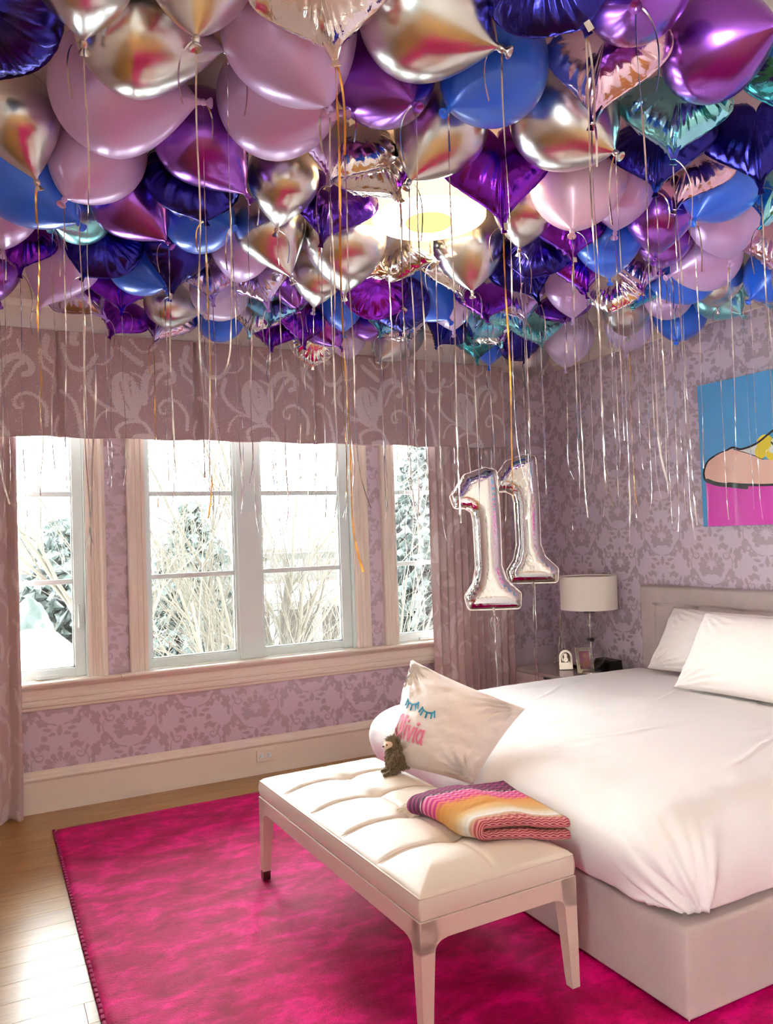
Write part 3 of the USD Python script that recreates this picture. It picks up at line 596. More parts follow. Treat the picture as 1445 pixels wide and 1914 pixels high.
for cu, cv in ((.225, .415), (.41, .445)):
    lash.append(LineString(arc(cu, cv - .02, .065, .045, 10, 170)).buffer(.007))
    for a in (15, 50, 90, 130, 165):
        x, y = cu + .065 * math.cos(math.radians(a)), cv - .02 + .045 * math.sin(math.radians(a)); lash.append(LineString([(x, y), (x + .018 * math.cos(math.radians(a)), y + .055)]).buffer(.007))
part(ep, 'eyelashes', on_cushion(shapely.union_all(lash), .003), 'embroidery_blue', True)

# ---------------------------------------------------------------- bench
BO = np.array([1.1075, 2.0225, 0]); BA = math.radians(1.7)
bu = np.array([math.cos(BA), math.sin(BA), 0]); bv = np.array([-math.sin(BA), math.cos(BA), 0])   # across, along
BW, BL_ = .592, 1.358
def bench_map(m):
    v, f = as_vf(m); return trimesh.Trimesh(BO + v[:, :1] * bu + v[:, 1:2] * bv + v[:, 2:] * [0, 0, 1], f, process=False)
bench = thing('bench', 'cream tufted leather bench with tapered pale lacquered legs at the foot of the bed', 'bench', tuple(BO + bu * BW / 2 + bv * BL_ / 2 + [0, 0, .021]))
FT, FB = .380, .318
part(bench, 'frame', bench_map(cat(rbox(0, BW, 0, .045, FB, FT, .003), rbox(0, BW, BL_ - .045, BL_, FB, FT, .003), rbox(0, .045, .04, BL_ - .04, FB, FT, .003), rbox(BW - .045, BW, .04, BL_ - .04, FB, FT, .003), bx(.02, BW - .02, .02, BL_ - .02, FT - .03, FT - .004))), 'bench_lacquer')
def bench_leg(cx, cy):
    sx, sy = (1 if cx == 0 else -1), (1 if cy == 0 else -1)
    rings = [(FT - .002, .062), (FB, .060), (FB - .010, .053), (FB - .03, .049), (.16, .040), (.062, .034)] + ([] if cx == 0 and cy > 0 else [(.0245, .0305)])
    def ring(z, s): return [(cx, cy, z), (cx + sx * s, cy, z), (cx + sx * s, cy + sy * s, z), (cx, cy + sy * s, z)]
    fil = []
    for t in np.linspace(0, 1, 7):          # curved brackets towards the rails
        a = t * math.pi / 2; fil.append((.058 + .03 * (1 - math.sin(a)), FB - .03 * (1 - math.cos(a))))
    pts = np.array([p for z, s in rings for p in ring(z, s)])
    leg = manifold3d.Manifold.batch_hull([manifold3d.Manifold.hull_points(np.array(ring(*rings[i]) + ring(*rings[i + 1]), float)) for i in (0,)])
    for i in range(1, len(rings) - 1): leg = leg + manifold3d.Manifold.hull_points(np.array(ring(*rings[i]) + ring(*rings[i + 1]), float))
    br = Polygon([(.0, FB + .004), (.090, FB + .004), (.090, FB)] + [(.0495 + .040 * (1 - math.sin(a)), FB - .032 * (1 - math.cos(a))) for a in np.linspace(0, math.pi / 2, 7)][1:] + [(.0, FB - .032)])
    e = trimesh.creation.extrude_polygon(br, .040, engine='earcut'); v = e.vertices
    b1 = trimesh.Trimesh(np.stack([cx + sx * v[:, 0], cy + sy * v[:, 2], v[:, 1]], 1), e.faces, process=False); b2 = trimesh.Trimesh(np.stack([cx + sx * v[:, 2], cy + sy * v[:, 0], v[:, 1]], 1), e.faces, process=False)
    for b in (b1, b2):
        if b.volume < 0: b.invert()
    return cat(leg, b1, b2)
for cx in (0, BW):
    for cy in (0, BL_):
        l = part(bench, 'leg', bench_map(bench_leg(cx, cy)), 'bench_lacquer', smooth=25)
        sx, sy = (1 if cx == 0 else -1), (1 if cy == 0 else -1)
        if cx or not cy: continue
        a, b = sorted((cx, cx + sx * .0335)); c, d = sorted((cy, cy + sy * .0335))
        part(l, 'foot_cap', bench_map(rbox(a + .0003, b, c + .0003, d, .0245, .0625, .002)), 'ferrule')
def cushion():
    z0, ze = FT + .002, .452; nu, nv = 120, 250
    m = .004
    U, V = np.meshgrid(np.linspace(m, BW - m, nu), np.linspace(m, BL_ - m, nv), indexing='ij')
    cu, cv = BW / 2, BL_ / 5
    gu = np.abs(U - cu); gv = np.abs((V / cv + .5) % 1 - .5) * cv
    gv = np.where((V < cv * .5) | (V > BL_ - cv * .5), .2, gv)
    d = np.minimum(np.minimum(U - m, BW - m - U), np.minimum(V - m, BL_ - m - V))
    puff = .030 * (np.clip(d / .15, 0, 1) * (2 - np.clip(d / .15, 0, 1)))
    cell = .007 * np.cos(np.pi * np.clip(((V / cv) % 1) - .5, -.5, .5)) * np.clip(d / .1, 0, 1)
    long_ = np.exp(-((gu) / .03) ** 2)
    groove = .007 * np.exp(-(gv / .012) ** 2) * np.clip(d / .05, 0, 1) + .004 * np.exp(-(gu / .010) ** 2) * np.clip(d / .06, 0, 1) + .019 * np.exp(-(gv ** 2 + gu ** 2) / .045 ** 2)
    Z = ze + puff + cell - groove + .003 * smooth_noise(np.stack([U, V, 0 * U], -1), 10, 2)
    r = .012; Z -= np.clip(1 - d / r, 0, 1) ** 2 * .010
    P = np.stack([U, V, Z], -1).reshape(-1, 3)
    i = np.arange(nu * nv).reshape(nu, nv); e = np.concatenate([i[:, 0], i[-1, 1:], i[:-1, -1][::-1], i[0, 1:-1][::-1]]); E = P[e]
    cen = np.array([BW / 2, BL_ / 2]); v = [P]; f = [grid_faces(nu, nv)]; prev = e; n = len(P)
    for t in np.linspace(.12, 1, 8):
        q = E.copy(); q[:, 2] = E[:, 2] + (z0 - E[:, 2]) * t
        out = .004 * math.sin(math.pi * t); q[:, 0] += np.sign(q[:, 0] - cen[0]) * (np.abs(np.abs(q[:, 0] - cen[0]) - BW / 2 + m) < 1e-6) * out; q[:, 1] += np.sign(q[:, 1] - cen[1]) * (np.abs(np.abs(q[:, 1] - cen[1]) - BL_ / 2 + m) < 1e-6) * out
        cur = np.arange(n, n + len(e)); v.append(q); n += len(e); a, b = prev, np.roll(prev, -1); c, d_ = np.roll(cur, -1), cur
        f.append(np.stack([a, d_, c], 1)); f.append(np.stack([a, c, b], 1)); prev = cur
    v.append([[BW / 2, BL_ / 2, z0]]); f.append(np.stack([prev, np.full(len(e), n), np.roll(prev, -1)], 1))
    return np.vstack(v), np.vstack(f)
cv_, cf_ = cushion()
cu = part(bench, 'cushion', bench_map((cv_, cf_)), 'bench_leather', 50)
def top_z(u, v): return cv_[:120 * 250].reshape(120, 250, 3)[int(round((u - .004) / (BW - .008) * 119)), int(round((v - .004) / (BL_ - .008) * 249)), 2]
pp = [(.006, .006), (BW - .006, .006), (BW - .006, BL_ - .006), (.006, BL_ - .006), (.006, .006)]
for i in range(4):
    a, b = np.array(pp[i]), np.array(pp[i + 1]); part(cu, 'piping', bench_map(tube([(*(a + (b - a) * t), .445) for t in np.linspace(0, 1, 24)], .0036, 8)), 'bench_leather', True)
for j in range(1, 5):
    for off in (-.007, .007): part(cu, 'seam_stitching', bench_map(tube([(u, BL_ / 5 * j + off, top_z(u, BL_ / 5 * j + off) + .0006) for u in np.linspace(.01, BW - .01, 60)], .0012, 5)), 'bench_stitch', True)

def bench_top(x, y):
    x, y = np.atleast_1d(x), np.atleast_1d(y); q = np.stack([x - BO[0], y - BO[1]], -1); u, v = q @ bu[:2], q @ bv[:2]
    return map_coordinates(cv_[:120 * 250, 2].reshape(120, 250), [np.clip((u - .004) / (BW - .008), 0, 1) * 119, np.clip((v - .004) / (BL_ - .008), 0, 1) * 249], order=1, mode='nearest')
# ---------------------------------------------------------------- plush toy
PB = np.array([1.562, 3.030, 0]); PB[2] = bench_top(1.562, 3.030)[0] + .003
def blob(balls, ref, it=12):
    m = manifold3d.Manifold.batch_hull([manifold3d.Manifold.sphere(r, 24).translate(c) for c, r in balls[0]])
    for b in balls[1:]: m = m + manifold3d.Manifold.batch_hull([manifold3d.Manifold.sphere(r, 20).translate(c) for c, r in b])
    v, f = as_vf(m.refine_to_length(ref)); t = trimesh.Trimesh(v, f, process=True); trimesh.smoothing.filter_taubin(t, iterations=it); return t
fx, fy = np.array([-.92, -.15, 0]), np.array([-.30, -.95, 0])   # facing left, side towards the viewer
fx, fy = fx / np.linalg.norm(fx), fy / np.linalg.norm(fy)
def pl(x, y, z): return tuple(PB + fx * x * 1.3 + fy * y * 1.3 + np.array([0, 0, z * 1.04]))
toy = thing('plush_animal', 'small brown furry plush animal with pale face sitting on the bench', 'plush toy', tuple(PB - [0, 0, .004]))
tb = blob([[(pl(-.005, 0, .036), .040), (pl(0, 0, .085), .033)], [(pl(0, 0, .085), .031), (pl(.006, 0, .122), .029)], [(pl(.006, 0, .122), .029), (pl(.022, 0, .116), .020)], [(pl(.024, .022, .010), .012), (pl(.010, .024, .014), .013)], [(pl(.024, -.022, .010), .012), (pl(.010, -.024, .014), .013)],
           [(pl(-.04, .0, .018), .016), (pl(-.062, .004, .022), .010)], [(pl(.002, .033, .085), .011), (pl(.02, .034, .055), .010)], [(pl(.002, -.033, .085), .011), (pl(.02, -.034, .055), .010)]], .005)
tb.vertices += tb.vertex_normals * (.003 * (meshkit.fbm(tb.vertices * 180, 3, 2) - .4))[:, None]
part(toy, 'body', tb, 'fur_brown', True)
face = blob([[(pl(.0265, .010, .121), .0135), (pl(.0265, -.010, .121), .0135), (pl(.031, 0, .112), .0115), (pl(.018, .014, .122), .012), (pl(.018, -.014, .122), .012)]], .004)
fc = part(toy, 'face', face, 'plush_face', True)
for s in (-1, 1): part(fc, 'eye', trimesh.Trimesh(*as_vf(manifold3d.Manifold.sphere(.0042, 14).translate(pl(.0305, s * .0155, .1235)))), 'amber_eye', True)
part(fc, 'nose', trimesh.Trimesh(*as_vf(manifold3d.Manifold.sphere(.0046, 14).scale((1, 1, .8)).translate((0, 0, 0)).translate(pl(.0425, 0, .115)))), 'black_gloss', True)
for s in (-1, 1): part(toy, 'ear', trimesh.Trimesh(*as_vf(manifold3d.Manifold.sphere(.008, 14).scale((.6, 1, 1.2)).translate(pl(-.008, s * .026, .140)))), 'fur_brown', True)
for s in (-1, 1): part(toy, 'foot', blob([[(pl(.034, s * .022, .008), .009), (pl(.046, s * .023, .0075), .007)]], .004, 6), 'fur_brown', True)
fp, fi = trimesh.sample.sample_surface(tb, 3800, seed=4); fnn = tb.face_normals[fi]; hairs = []
for p, n in zip(fp, fnn):
    q = p - PB; hx = q @ fx
    if hx > .022 and .100 < q[2] < .138: continue
    d = n * .7 + np.array([0, 0, -.55]) + rng.normal(0, .25, 3); d /= np.linalg.norm(d); L = rng.uniform(.006, .012)
    if p[2] + d[2] * L * 1.2 < PB[2] - .003: continue
    hairs.append(np.array([p, p + d * L * .5 + n * .001, p + d * L + [0, 0, -.001]]))
h1, h2 = [h for i, h in enumerate(hairs) if i % 3], [h for i, h in enumerate(hairs) if i % 3 == 0]
curves(toy, 'fur', h1, .0009, 'fur_brown', 'stuff'); curves(toy, 'fur', h2, .0008, 'fur_tip', 'stuff')

# ---------------------------------------------------------------- folded throw
M('throw_knit', {'l': ('attribute', {'attribute': 'along'}), 'c': ('attribute', {'attribute': 'across'}), 'zz': ('math', {'math_type': 'pingpong', 'value2': .014}), 'ad': ('math', {'math_type': 'add'}),
                 'st': ('math', {'math_type': 'pingpong', 'value2': .013}), 'sn': ('math', {'math_type': 'divide', 'value2': .013}), 'th': ('map_range', {'from_min': .40, 'from_max': .60, 'clamp': True}),
                 'nl': ('math', {'math_type': 'divide', 'value2': .56}),
                 'ra': ('rgb_ramp', {'ramp': [(0, (.075, .005, .045)), (.20, (.075, .005, .045)), (.205, (.015, .005, .015)), (.225, (.015, .005, .015)), (.23, (.56, .010, .18)), (.38, (.58, .015, .20)), (.42, (.64, .24, .035)), (.52, (.66, .31, .07)), (.60, (.60, .38, .17)), (.67, (.66, .55, .40)), (.715, (.70, .66, .62)), (.74, (.52, .30, .17)), (.78, (.42, .055, .085)), (.86, (.33, .022, .075)), (1, (.30, .030, .085))]}),
                 'rb': ('rgb_ramp', {'ramp': [(0, (.33, .012, .13)), (.20, (.26, .02, .12)), (.205, (.015, .005, .015)), (.212, (.7, .6, .56)), (.23, (.74, .27, .44)), (.32, (.72, .16, .32)), (.38, (.74, .17, .11)), (.43, (.68, .29, .05)), (.60, (.62, .36, .12)), (.67, (.70, .60, .48)), (.715, (.72, .69, .66)), (.74, (.56, .34, .21)), (.78, (.66, .27, .21)), (1, (.62, .27, .27))]}),
                 'mx': ('mix_color', {}), 'tc': ('texture_coordinate', {}), 'n': ('noise_texture', {'scale': 450., 'detail': 2.}), 'b': ('bump', {'strength': .7, 'distance': .003}), 'p': ('principled_bsdf', {'roughness': .9, 'sheen_weight': .06})},
  [('c.fac', 'zz.value1'), ('zz.value', 'ad.value1'), ('l.fac', 'ad.value2'), ('ad.value', 'st.value1'), ('st.value', 'sn.value1'), ('sn.value', 'th.value'), ('l.fac', 'nl.value1'), ('nl.value', 'ra.fac'), ('nl.value', 'rb.fac'),
   ('th.result', 'mx.fac'), ('ra.color', 'mx.a'), ('rb.color', 'mx.b'), ('mx.result', 'p.base_color'), ('tc.object', 'n.vector'), ('n.fac', 'b.height'), ('b.normal', 'p.normal')])
TA, TB_, TC_, TD = np.array([1.385, 2.585]), np.array([1.435, 2.180]), np.array([1.720, 2.080]), np.array([1.765, 2.53])   # far-left, near-left, near-right, far-right
def throw():
    r, w = .0165, 1.0                         # C-shaped fold: bottom layer, turn, top layer
    c = [(1.0 - t, 0) for t in np.linspace(0, .93, 40)] + [(.07 - .07 * math.sin(a), r - r * math.cos(a)) for a in np.linspace(.15, math.pi - .15, 16)] + [(.07 + t, 2 * r + .0) for t in np.linspace(0, .93, 40)]
    c = np.array(c); nl = 90; s = np.linspace(0, 1, nl); Ln = .45
    e = .016; d = np.minimum(s, 1 - s) * Ln; th = .030 * np.sqrt(np.clip(1 - np.clip(1 - d / e, 0, 1) ** 2, 0.0004, 1))
    K, S = np.meshgrid(np.arange(len(c)), s, indexing='ij'); X, Zp = c[:, 0][K], c[:, 1][K]
    far, near = TA, TB_
    q = ((1 - S) * (1 - X))[..., None] * TA + (S * (1 - X))[..., None] * TB_ + (S * X)[..., None] * TC_ + ((1 - S) * X)[..., None] * TD
    topw = np.clip(Zp / (2 * r), 0, 1)
    nz = smooth_noise(np.stack([X * 1.2, S, topw * .4], -1), 4.0, 3)
    bt = gaussian_filter(np.maximum(bench_top(q[..., 0], q[..., 1]), .470), (6, 5)); bt = np.maximum(bt, bench_top(q[..., 0], q[..., 1]))
    Z = bt + .0185 + Zp + .006 * nz + topw * (.006 + .012 * np.exp(-((X - .45) / .3) ** 2) * np.sin(S * 3.1)) + .012 * topw * np.clip(1 - S / .25, 0, 1) * np.clip(X - .3, 0, 1) 
    P = np.concatenate([q + .012 * nz[..., None] * topw[..., None], Z[..., None]], -1)
    N = normals_of(P); v, f = sheet(P, N, np.broadcast_to(th[None], K.shape))
    ext = .016 * (1 - np.sqrt(np.clip(1 - np.clip(1 - (1 - S) * Ln / e, 0, 1) ** 2, 0, 1)))
    al = S * Ln * .98 + .02; face = np.where(S > .5, ext, -ext * .3)
    side = np.concatenate([(al + face * 3.2).ravel(), (al + face * 3.2).ravel()])
    ac = np.concatenate([(X * .33).ravel()] * 2)
    return v, f, side, ac
tv, tf, ta, tcx = throw()
th_ = thing('folded_throw', 'folded knitted throw with zigzag stripes in magenta, orange and rose', 'blanket', (1.60, 2.4, .48))
part(th_, 'knit', (tv, tf), 'throw_knit', True, prim_vars={'along': ta, 'across': tcx})
fr = []
for k in range(34):
    t = k / 33; p0 = np.array([*(TA + (TD - TA) * t * .9), .515 + .012 * t]); d = np.array([-.35 + .3 * t + rng.normal(0, .25), .9, 0]); d /= np.linalg.norm(d)
    L = rng.uniform(.025, .045); q = [p0 + d * L * s_ + np.array([rng.normal(0, .003), 0, -.022 * s_ ** 1.5 + rng.normal(0, .001)]) for s_ in np.linspace(0, 1, 5)]; fr.append(np.array(q))
for k in range(12):
    p0 = np.array([*(TA + (TB_ - TA) * .05 * rng.random()), .505]); d = np.array([-.9, .3 + rng.normal(0, .3), 0]); L = rng.uniform(.03, .05); fr.append(np.array([p0 + d * L * s_ + np.array([0, rng.normal(0, .004), -.014 * s_]) for s_ in np.linspace(0, 1, 5)]))
plain('fringe_yarn', (.72, .60, .44), .9)
curves(th_, 'fringe', fr, .0022, 'fringe_yarn', 'stuff')

# ---------------------------------------------------------------- nightstand and what stands on it
NX0, NX1, NY0, NY1, NZ = 3.48, 3.955, 3.955, 4.755, .505
ns = thing('nightstand', 'pale taupe lacquered nightstand with dark edge pull between bed and curtain', 'nightstand', ((NX0 + NX1) / 2, (NY0 + NY1) / 2, 0))
part(ns, 'carcass', rbox(NX0 + .018, NX1, NY0 + .004, NY1 - .004, .06, NZ - .026, .003), 'lacquer_pale')
part(ns, 'top_panel', rbox(NX0 + .004, NX1, NY0, NY1, NZ - .024, NZ, .003), 'lacquer_taupe')
for z0, z1 in ((.285, NZ - .028), (.08, .280)):
    d = part(ns, 'drawer', rbox(NX0, NX0 + .017, NY0 + .004, NY1 - .004, z0, z1, .003), 'lacquer_pale')
    part(d, 'edge_pull', rbox(NX0 - .012, NX0 + .010, 4.30, 4.42, z1 - .010, z1 + .0035 if z1 > .4 else z1 + .003, .002), 'dark_bronze')
for x in (NX0 + .05, NX1 - .05):
    for y in (NY0 + .05, NY1 - .05): part(ns, 'foot', rbox(x - .02, x + .02, y - .02, y + .02, .0, .061, .004), 'dark_bronze')
TLX, TLY = 3.735, 4.225
tl = thing('table_lamp', 'table lamp with cream drum shade on two stacked clear glass globes', 'table lamp', (TLX, TLY, NZ))
part(tl, 'base_plate', lathe([(0, .022), (.062, .022), (.070, .016), (.072, .004), (.070, .0), (0, 0)], 40, (TLX, TLY, NZ + .0005)), 'nickel')
for zc, R in ((.636, .106), (.836, .100)):
    a = np.linspace(.14, math.pi - .14, 30); out = [(R * math.sin(t), zc + R * math.cos(t)) for t in a]; inn = [((R - .003) * math.sin(t), zc + (R - .003) * math.cos(t)) for t in a[::-1]]
    part(tl, 'glass_globe', lathe(out + inn + [out[0]], 48, (TLX, TLY, 0)), 'clear_glass', True)
part(tl, 'stem', tube([(TLX, TLY, .52), (TLX, TLY, 1.10)], .006, 12), 'nickel')
part(tl, 'collar', lathe([(0, .012), (.022, .012), (.026, .004), (.026, -.004), (.022, -.012), (0, -.012)], 28, (TLX, TLY, .737)), 'dark_bronze')
part(tl, 'collar', (lathe([(0, .016), (.018, .016), (.045, .004), (.045, -.004), (.02, -.014), (0, -.014)], 28, (TLX, TLY, .940))), 'dark_bronze')
SR = .193
part(tl, 'shade', lathe([(SR, 1.178), (SR, .950), (SR - .004, .950), (SR - .004, 1.178), (SR, 1.178)], 56, (TLX, TLY, 0)), 'shade_linen', 40)
part(tl, 'shade_ring', cat(*[tube([(TLX + (SR - .006) * math.cos(a), TLY + (SR - .006) * math.sin(a), 1.165) for a in np.linspace(0, 2 * math.pi, 30)], .002, 6)] + [tube([(TLX, TLY, 1.10), (TLX + (SR - .006) * math.cos(a), TLY + (SR - .006) * math.sin(a), 1.165)], .002, 6) for a in (0, 2.1, 4.2)]), 'nickel')
def frame_xf(v, base, yaw, lean):
    """local x right, y up, z towards the viewer -> standing on the table."""
    v = np.asarray(v, float); c, s = math.cos(lean), math.sin(lean); y, z = v[:, 1] * c + v[:, 2] * s, -v[:, 1] * s + v[:, 2] * c
    rgt = np.array([math.cos(yaw), math.sin(yaw), 0]); n = np.array([math.sin(yaw), -math.cos(yaw), 0])
    return np.array(base) + v[:, :1] * rgt + z[:, None] * n + y[:, None] * [0, 0, 1]
def ext(poly, d, z): m = cat(*[trimesh.creation.extrude_polygon(g, d, engine='earcut') for g in getattr(poly, 'geoms', [poly]) if g.geom_type == 'Polygon']); m.apply_translation((0, 0, z)); return m
def put(parent, name, m, base, yaw, lean, mat, smooth=30):
    v, f = as_vf(m); return part(parent, name, (frame_xf(v, base, yaw, lean), f), mat, smooth)
b1 = (3.69, 4.44, NZ + .003); f1 = thing('photo_frame', 'small arched silver photo frame, left one on the nightstand', 'photo frame', b1)
arch = Polygon([(-.047, 0), (.047, 0), (.047, .085)] + arc(0, .085, .047, .052, 0, 180, 18)); hole = Polygon([(-.033, .048), (.033, .048), (.033, .085)] + arc(0, .085, .033, .036, 0, 180, 16))
Y1, LE = -.62, .22
put(f1, 'frame_front', ext(arch.difference(hole), .007, 0), b1, Y1, LE, 'silver_frame'); plain('photo_dark', (.13, .10, .085), .4); put(f1, 'photograph', ext(hole.buffer(.001), .002, .001), b1, Y1, LE, 'photo_dark')
put(f1, 'back', ext(arch.buffer(-.001), .010, -.012), b1, Y1, LE, 'black_matte')
put(f1, 'figure_relief', ext(shapely.union_all([ell(.0, .098, .012, .015), petal(.0, .05, .045, .034, 0), stroke([(-.02, .06), (-.026, .09), (-.012, .112)], .008, .005), stroke([(.022, .055), (.016, .02), (.03, .008)], .008, .004)]).intersection(arch), .0015, .0035), b1, Y1, LE, 'silver_frame')
b2 = (3.700, 4.245, NZ + .003); f2 = thing('photo_frame', 'larger ornate cream photo frame with pink picture, leaning in front of the lamp', 'photo frame', b2)
plain('ornate_cream', (.72, .66, .50), .35, .4, bump=(160., .9, .004)); plain('photo_pink', (.66, .20, .34), .4, var=.4, bump=None); plain('photo_skin', (.62, .26, .22), .4)
o2, h2_ = shapely.box(-.058, 0, .058, .178), shapely.box(-.036, .026, .036, .152)
Y2, L2 = -.45, .36
put(f2, 'frame_front', ext(o2.difference(h2_), .010, 0), b2, Y2, L2, 'ornate_cream'); put(f2, 'beaded_edge', cat(*[trimesh.Trimesh(*as_vf(manifold3d.Manifold.sphere(.0045, 8).translate((x, y, .010)))) for x, y in [(sx * .049, .012 + .0128 * k) for sx in (-1, 1) for k in range(13)] + [(-.037 + .0123 * k, yy) for k in range(7) for yy in (.012, .166)]]), b2, Y2, L2, 'ornate_cream')
put(f2, 'photograph', ext(h2_, .002, .002), b2, Y2, L2, 'photo_pink'); put(f2, 'photo_figure', ext(shapely.union_all([ell(.008, .118, .016, .020), petal(.004, .03, .075, .05, -8)]), .0006, .004), b2, Y2, L2, 'photo_skin')
put(f2, 'easel_back', cat(ext(o2.buffer(-.003), .004, -.005), ext(Polygon([(-.02, .13), (.02, .13), (.035, .004), (-.035, .004)]), .003, -.009)), b2, Y2, L2, 'black_matte')
bk = thing('tabletop_box', 'black low box behind the ornate photo frame on the nightstand', 'box', (3.86, 4.20, NZ))
part(bk, 'housing', trimesh.Trimesh(*as_vf(manifold3d.Manifold.hull_points(np.array([(3.80, 4.12, NZ + .001), (3.92, 4.12, NZ + .001), (3.80, 4.30, NZ + .001), (3.92, 4.30, NZ + .001), (3.835, 4.125, NZ + .085), (3.915, 4.125, NZ + .085), (3.835, 4.295, NZ + .085), (3.915, 4.295, NZ + .085)])))), 'black_matte', False)
part(bk, 'dial', trimesh.Trimesh(*as_vf(manifold3d.Manifold.hull_points(np.array([(3.806, 4.14, NZ + .015), (3.806, 4.28, NZ + .015), (3.829, 4.14, NZ + .070), (3.829, 4.28, NZ + .070), (3.803, 4.14, NZ + .016), (3.803, 4.28, NZ + .016), (3.826, 4.14, NZ + .071), (3.826, 4.28, NZ + .071)])))), 'black_gloss', False)
ph = thing('flat_box', 'flat black object lying on the nightstand between the two photo frames', 'box', (3.80, 4.40, NZ)); part(ph, 'slab', rbox(3.77, 3.84, 4.335, 4.47, NZ + .0005, NZ + .0255, .006), 'black_gloss')
# wire tower ornament with hanging beads
twb = np.array([3.80, 4.615, NZ]); tw = thing('wire_tower_ornament', 'slim silver wire tower ornament strung with small beads on the nightstand', 'ornament', tuple(twb))
legs, beads = [], []
for k in range(6):
    a = k * math.pi / 3; pr = [(.058, .0), (.040, .07), (.026, .13), (.014, .21), (.007, .29), (.002, .365)]
    pts = [twb + np.array([r * math.cos(a), r * math.sin(a), z + .001]) for r, z in pr]; legs.append(tube(pts, .0016, 5))
    for r, z in [(.044, .055), (.036, .085), (.030, .115), (.030, .145), (.022, .175), (.017, .205), (.016, .235), (.012, .26), (.008, .30)]:
        rr = r + rng.uniform(.002, .014); beads.append(trimesh.Trimesh(*as_vf(manifold3d.Manifold.sphere(.0042, 8).translate(twb + np.array([rr * math.cos(a + rng.normal(0, .3)), rr * math.sin(a + rng.normal(0, .3)), z])))))
part(tw, 'wire_frame', cat(*legs), 'nickel'); part(tw, 'bead_strings', cat(*beads), 'silver_frame', True, None, 'stuff')
part(tw, 'ring', cat(*[tube([twb + np.array([r * math.cos(a), r * math.sin(a), z]) for a in np.linspace(0, 2 * math.pi, 18)], .0013, 5) for r, z in ((.040, .07), (.026, .13), (.014, .21))]), 'nickel')

# ---------------------------------------------------------------- picture on the headboard wall
pic = thing('wall_picture', 'glossy blue, magenta and peach painting with black outlines on the damask wall', 'painting', (XR - .03, 2.65, 1.92))
PY1, PY0, PZ0, PZ1 = 3.415, 1.90, 1.490, 2.360
part(pic, 'canvas', rbox(XR - .045, XR - .003, PY0, PY1, PZ0, PZ1, .002), 'picture_blue')
def paint(name, pts, lift, mat, holes=None):
    p = pts if hasattr(pts, 'area') else Polygon(pts)
    p = p.intersection(shapely.box(PY0 + .001, PZ0 + .001, PY1 - .001, PZ1 - .001)); out = []
    for g in getattr(p, 'geoms', [p]):
        m = trimesh.creation.extrude_polygon(g, lift, engine='earcut'); v = m.vertices; mm = trimesh.Trimesh(np.stack([XR - .045 - v[:, 2], v[:, 0], v[:, 1]], 1), m.faces, process=False); mm.invert(); out.append(mm)
    part(pic, name, cat(*out), mat, False)
def yz(x, y):       # painting coordinates read off its visible left part: x right from the left edge, y down from the top, in metres
    return (PY1 - x, PZ1 - y)
paint('magenta_field', [yz(.035, .90), yz(.035, .60), yz(.10, .615), yz(.3, .64), yz(.6, .652), yz(1.6, .66), yz(1.6, .90)], .0015, 'picture_magenta')
top_ = [(.035, .58), (.03, .53), (.06, .475), (.12, .445), (.18, .425), (.235, .415), (.29, .43), (.36, .46), (.44, .50), (.55, .515), (.75, .52), (1.0, .50), (1.2, .54), (1.35, .63)]
bot_ = [(1.35, .66), (.9, .66), (.6, .645), (.45, .64), (.30, .625), (.16, .61), (.08, .60)]
paint('peach_shape', [yz(*p) for p in top_ + bot_], .003, 'picture_peach')
paint('white_shape', [yz(.235, .41), yz(.33, .425), (yz(.40, .405)), yz(.47, .43), yz(.52, .5), yz(.40, .475), yz(.30, .435)], .0035, 'picture_white')
paint('black_outline', stroke([yz(*p) for p in [(.20, .42), (.13, .437), (.06, .472), (.028, .53), (.032, .58), (.075, .605)]], .006, .016).union(stroke([yz(*p) for p in [(.05, .59), (.12, .615), (.22, .632), (.32, .65)]], .026, .022)).union(stroke([yz(*p) for p in [(.20, .62), (.35, .638), (.6, .65), (1.4, .66)]], .016, .01)).union(stroke([yz(*p) for p in [(.20, .42), (.245, .408), (.30, .425), (.40, .405), (.50, .35), (.60, .30)]], .010, .012)).union(stroke([yz(*p) for p in [(.25, .42), (.36, .462), (.44, .50)]], .004, .003)), .005, 'picture_black')
paint('yellow_shape', shapely.union_all([ell(*yz(.455, .405), .05, .045), ell(*yz(.425, .455), .035, .04), ell(*yz(.50, .475), .04, .035), ell(*yz(.565, .43), .05, .05)]), .0045, 'picture_yellow')
paint('white_petals', shapely.union_all([ell(*yz(.53, .42), .035, .04), ell(*yz(.50, .45), .02, .02)]), .006, 'picture_white')
paint('black_marks', shapely.union_all([stroke([yz(.50, .41), yz(.54, .46)], .010, .006), stroke([yz(.55, .40), yz(.51, .45)], .010, .006), stroke([yz(.53, .38), yz(.535, .43)], .008, .005)]), .007, 'picture_black')
paint('brown_post', shapely.union_all([stroke([yz(.535, .33), yz(.54, .36)], .01)]).union(Polygon([yz(.545, .28), yz(.60, .28), yz(.60, .64), yz(.56, .64)])), .0055, 'picture_black')

